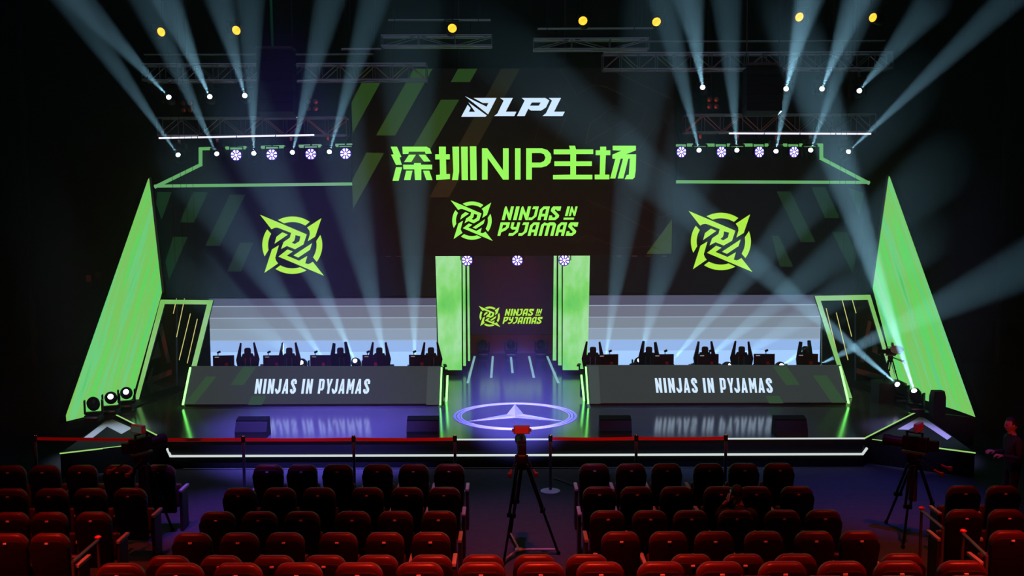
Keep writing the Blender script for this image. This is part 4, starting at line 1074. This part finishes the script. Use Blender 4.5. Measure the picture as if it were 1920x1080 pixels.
# centre aisle
ft = [atz(944, 1060, 0), atz(1047, 1040, 0), atz(957, 1008, 0)]
zt = at(978, 872, 13.9).z
tripod('tall black camera tripod with a pale floor spreader in the centre aisle', (at(978, 872, 13.9).x, 13.9, zt), ft, atz(973, 1030, 0.06), M_white)
camera_body('television camera with a red-lit viewfinder on the centre aisle tripod', (at(978, 872, 13.9).x, 13.9, zt + 0.03), 2, 0.92)
# left aisle
xl = at(268, 905, 14.3).x; zt = at(268, 915, 14.3).z
tripod('black camera tripod with a thick column in the left aisle', (xl, 14.3, zt + 0.35), [(xl - 0.42, 14.15, 0), (xl + 0.3, 13.85, 0), (xl + 0.22, 14.85, 0)], pedestal=True)
camera_body('television camera on the thick tripod in the left aisle', (xl, 14.3, zt + 0.38), -28, 0.95, screen=True)
# right aisle
xr = at(1712, 905, 14.5).x; zt = at(1712, 915, 14.5).z
tripod('black camera tripod with a thick column in the right aisle', (xr, 14.5, zt + 0.36), [(xr - 0.32, 14.0, 0), (xr + 0.42, 14.3, 0), (xr - 0.15, 15.1, 0)], pedestal=True)
camera_body('dark television camera on the thick tripod in the right aisle', (xr, 14.5, zt + 0.39), 50, 1.0)
# on the stage, right
zs_ = 1.0
f3 = atz(1668, 716, zs_)
bx = struct('plinth_floor', MB().box((f3.x, f3.y + 0.05, (HS + zs_) / 2), (0.6, 0.5, zs_ - HS)), M_black, label='black block under the small stage camera')
tz = at(1668, 676, f3.y).z
tripod('small camera tripod on the stage before the right green panel', (f3.x, f3.y, tz), [f3 + Vector((-0.14, -0.05, 0)), f3 + Vector((0.17, -0.05, 0)), f3 + Vector((0.03, 0.22, 0))], thick=0.022, sc_=0.6)
camera_body('small camera under a pale cover on the stage beside the right green panel', (f3.x, f3.y, tz + 0.02), 75, 0.62, cover=True)

# ------------------------------------------------------------------ people
def person(name, label, J, R_, legs=True, hands=(), loc=(0, 0, 0), face=0.0, hair=True):
    """J: joints; R_: radii; body grown with a skin over the skeleton"""
    r = root('person', label, 'person', loc)
    keys = list(J); idx = {k: i for i, k in enumerate(keys)}
    E = [('pelvis', 'belly'), ('belly', 'chest'), ('chest', 'neck'), ('neck', 'skull')]
    for s_ in 'lr':
        E += [('chest', 'sho_' + s_), ('sho_' + s_, 'elb_' + s_), ('elb_' + s_, 'wri_' + s_)]
        E += [('pelvis', 'hip_' + s_), ('hip_' + s_, 'kne_' + s_), ('kne_' + s_, 'ank_' + s_), ('ank_' + s_, 'toe_' + s_)]
    me = bpy.data.meshes.new('tmp'); me.from_pydata([J[k] for k in keys], [(idx[a], idx[b]) for a, b in E], [])
    o = bpy.data.objects.new('tmp', me); col.objects.link(o)
    md = o.modifiers.new('skin', 'SKIN'); md.use_smooth_shade = True
    for k in keys:
        v = me.skin_vertices[0].data[idx[k]]; rr = R_.get(k, R_.get(k.split('_')[0], 0.05)); v.radius = rr if isinstance(rr, tuple) else (rr, rr)
        v.use_root = (k == 'pelvis')
    o.modifiers.new('sub', 'SUBSURF').levels = 2
    dg = bpy.context.evaluated_depsgraph_get(); em = bpy.data.meshes.new_from_object(o.evaluated_get(dg))
    bpy.data.objects.remove(o); bpy.data.meshes.remove(me)
    bm = bmesh.new(); bm.from_mesh(em); bpy.data.meshes.remove(em)
    for f in bm.faces: f.material_index = 0; f.smooth = True
    # head
    sk = Vector(J['skull']); rot = Matrix.Rotation(face, 4, 'Z')
    hb = bmesh.new(); bmesh.ops.create_uvsphere(hb, u_segments=24, v_segments=16, radius=1)
    for v in hb.verts:
        x, y, z = v.co
        x *= 0.076; y *= 0.096; z *= 0.118
        if z < -0.02: x *= 1 - 0.35 * (-z - 0.02) / 0.1; y = y * (1 - 0.18 * (-z - 0.02) / 0.1) + 0.012 * (-z - 0.02) / 0.1
        if y > 0.06:
            if abs(x) < 0.022 and -0.045 < z < 0.012: y += 0.022 * (1 - abs(x) / 0.022) * (1 if z < -0.012 else 0.6)
            if abs(abs(x) - 0.03) < 0.016 and abs(z - 0.004) < 0.014: y -= 0.008
            if abs(x) < 0.026 and abs(z + 0.062) < 0.012: y += 0.005
        v.co = (x, y, z)
    for s_ in (-1, 1): bmesh.ops.create_uvsphere(hb, u_segments=10, v_segments=8, radius=1, matrix=Matrix.Translation((s_ * 0.078, -0.005, -0.008)) @ Matrix.Diagonal((0.012, 0.022, 0.034, 1)))
    bmesh.ops.transform(hb, matrix=Matrix.Translation(sk + Vector((0, 0, 0.05))) @ rot, verts=hb.verts)
    for f in hb.faces: f.material_index = 1; f.smooth = True
    me2 = bpy.data.meshes.new('tmp'); hb.to_mesh(me2); hb.free(); bm.from_mesh(me2); bpy.data.meshes.remove(me2)
    # hands
    for wri, elb, up_ in hands:
        w = Vector(J[wri]); d = (w - Vector(J[elb])).normalized(); upv = Vector(up_); upv = (upv - d * upv.dot(d)).normalized(); sd = d.cross(upv)
        h = MB(); q = Matrix((sd, d, upv)).transposed()
        h.bevbox(w + d * 0.05, (0.078, 0.095, 0.03), 0.012, q)
        for i_, (off, ln) in enumerate(((-0.03, 0.062), (-0.01, 0.072), (0.01, 0.068), (0.029, 0.054))):
            p0 = w + d * 0.09 + sd * off; p1 = p0 + (d * 0.85 - upv * 0.5) * ln * 0.5; p2 = p1 + (d * 0.3 - upv * 0.95) * ln * 0.5
            h.tube(p0, p1, 0.0095, 0.009, 8).ball(p1, 0.009, 8, 6).tube(p1, p2, 0.009, 0.0075, 8).ball(p2, 0.0075, 8, 6)
        t0 = w + d * 0.03 - sd * 0.034; t1 = t0 - sd * 0.03 + d * 0.03 - upv * 0.012; t2 = t1 + d * 0.026 - upv * 0.02
        h.tube(t0, t1, 0.012, 0.01, 8).ball(t1, 0.01, 8, 6).tube(t1, t2, 0.01, 0.008, 8).ball(t2, 0.008, 8, 6)
        me2 = bpy.data.meshes.new('tmp'); h.bm.to_mesh(me2); h.bm.free()
        n0 = len(bm.faces); bm.from_mesh(me2); bpy.data.meshes.remove(me2); bm.faces.ensure_lookup_table()
        for f in bm.faces[n0:]: f.material_index = 1; f.smooth = True
    neck = Vector(J['neck'])
    for f in bm.faces:
        if f.material_index == 0:
            c = f.calc_center_median()
            if c.z > neck.z + 0.005 and (c - sk).length < 0.22: f.material_index = 1
    off = Vector(loc); bmesh.ops.translate(bm, vec=-off, verts=bm.verts)
    me3 = bpy.data.meshes.new('body'); bm.to_mesh(me3); bm.free(); me3.materials.append(M_jacket); me3.materials.append(M_skin)
    b = link(bpy.data.objects.new('body', me3)); b.parent = r
    hr = MB(); hc = sk + Vector((0, 0, 0.062))
    t = bmesh.new(); bmesh.ops.create_uvsphere(t, u_segments=24, v_segments=16, radius=1)
    bmesh.ops.delete(t, geom=[v for v in t.verts if v.co.z < -0.25 + 0.55 * max(0, v.co.y) or (v.co.y > 0.45 and v.co.z < 0.45)], context='VERTS')
    for v in t.verts: v.co = Vector((v.co.x * 0.084, v.co.y * 0.104 - 0.004, v.co.z * 0.118 + 0.004))
    bmesh.ops.transform(t, matrix=Matrix.Translation(hc) @ rot, verts=t.verts); hr.merge(t)
    obj('hair', hr, M_hair, r, True)
    eyes = MB()
    for s_ in (-1, 1): eyes.ball(sk + Vector((0, 0, 0.05)) + rot.to_3x3() @ Vector((s_ * 0.03, 0.083, 0.004)), 0.009, 8, 6)
    obj('eyes', eyes, M_hair, r)
    return r
RAD = {'pelvis': (0.15, 0.115), 'belly': (0.15, 0.11), 'chest': (0.165, 0.12), 'neck': 0.055, 'skull': 0.06, 'sho': 0.065, 'elb': 0.045, 'wri': 0.03, 'hip': 0.09, 'kne': 0.06, 'ank': 0.042, 'toe': 0.035}
# standing at the right edge, turned towards the aisle camera, forearms raised in front
hp = at(1899, 783, 15.3); x, y, z = hp.x, 15.3, 0.0
k = (hp.z - 0.0) / 1.74
J = {'pelvis': (x + 0.03, y, 0.94 * k), 'belly': (x + 0.03, y, 1.1 * k), 'chest': (x + 0.02, y, 1.3 * k), 'neck': (x, y, 1.46 * k), 'skull': (x - 0.02, y, 1.56 * k)}
for s_, yy in (('l', -0.17), ('r', 0.17)):
    J['sho_' + s_] = (x + 0.02, y + yy, 1.38 * k); J['elb_' + s_] = (x + 0.02, y + yy * 1.25, 1.1 * k); J['wri_' + s_] = (x - 0.2, y + yy * 0.9, 1.13 * k)
    J['hip_' + s_] = (x + 0.03, y + yy * 0.5, 0.9 * k); J['kne_' + s_] = (x + 0.0, y + yy * 0.55, 0.49 * k); J['ank_' + s_] = (x + 0.03, y + yy * 0.6, 0.09); J['toe_' + s_] = (x - 0.12, y + yy * 0.65, 0.04)
person('person', 'person in dark clothes standing at the right edge beyond the seats, hands raised', J, RAD, hands=(('wri_l', 'elb_l', (0, 0, 1)), ('wri_r', 'elb_r', (0, 0, 1))), loc=(x, y, 0), face=math.pi / 2)
# seated in the third row of the right block, phone held to the left ear
hp = at(1389, 915, 12.72); x, y = hp.x, 12.74; zh = hp.z
J = {'pelvis': (x, y + 0.1, 0.56), 'belly': (x, y + 0.06, 0.7), 'chest': (x, y + 0.05, 0.86), 'neck': (x, y + 0.08, zh - 0.25), 'skull': (x - 0.02, y + 0.1, zh - 0.17)}
for s_, xx in (('l', -0.19), ('r', 0.19)):
    J['sho_' + s_] = (x + xx, y + 0.04, zh - 0.34)
    J['hip_' + s_] = (x + xx * 0.5, y + 0.16, 0.54); J['kne_' + s_] = (x + xx * 0.7, y + 0.52, 0.54); J['ank_' + s_] = (x + xx * 0.7, y + 0.52, 0.1); J['toe_' + s_] = (x + xx * 0.7, y + 0.68, 0.04)
J['elb_l'] = (at(1347, 962, y).x, y + 0.14, zh - 0.42); J['wri_l'] = (x - 0.15, y + 0.08, zh - 0.2)
J['elb_r'] = (x + 0.24, y + 0.16, zh - 0.55); J['wri_r'] = (x + 0.12, y + 0.38, 0.68)
person('person', 'person seated in the third row holding a phone to the left ear', J, RAD, hands=(('wri_l', 'elb_l', (-1, -0.4, 0)), ('wri_r', 'elb_r', (0, 0, 1))), loc=(x, y, 0), face=0.1)
ph = obj('phone', MB().bevbox((x - 0.125, y + 0.07, zh - 0.13), (0.012, 0.075, 0.15), 0.005, Matrix.Rotation(R(12), 3, 'Y')), M_steel)
tag(ph, 'pale phone held to the ear of the person in the third row', 'phone')

# ------------------------------------------------------------------ aisle rails, cables
def rail(label, pts, mark=True, foot=0.0):
    P = [at(px, py, Y) for px, py, Y in pts]
    r = root('handrail', label, 'handrail', Vector((P[-1].x, P[-1].y, foot)), group='aisle handrails')
    obj('rail', MB().path(P, 0.02), M_grey, r)
    for e in (P[0], P[-1]): obj('post', MB().tube((e.x, e.y, foot), e, 0.02, n=8), M_grey, r)
    if mark: obj('end_cap', MB().ball(P[0] + Vector((0, 0, 0.03)), 0.035, 10, 8, (1.2, 1, 0.7)), M_redcap, r)
M_redcap = mat('red_cap', (0.9, 0.08, 0.08), 0.2)
rail('slanted handrail in the left aisle, ending low at the left', [(184, 1012, 11.9), (137, 1053, 10.9)], foot=0.1)
rail('slanted handrail in the right aisle, nearer the centre', [(1728, 957, 13.0), (1768, 990, 12.1)], foot=0.0)
rail('slanted handrail in the right aisle, nearer the right wall', [(1806, 1000, 11.9), (1850, 1042, 10.9)], foot=0.1)
for lb, pts in (('thin pale cable along the foot of the stage front', [(350, 874), (480, 872), (640, 875), (800, 877), (960, 876), (1120, 876), (1280, 875), (1420, 877)]),
                ('thin cable on the floor beside the centre aisle seats', [(1038, 896), (1058, 903), (1074, 909)])):
    P = [atz(px, py, 0.012) for px, py in pts]
    for p_ in P: p_.y = min(p_.y, yf - 0.05)
    o = obj('cable', MB().path(P, 0.011, 6), M_grey); tag(o, lb, 'cable', 'floor cables')

bpy.context.view_layer.update()
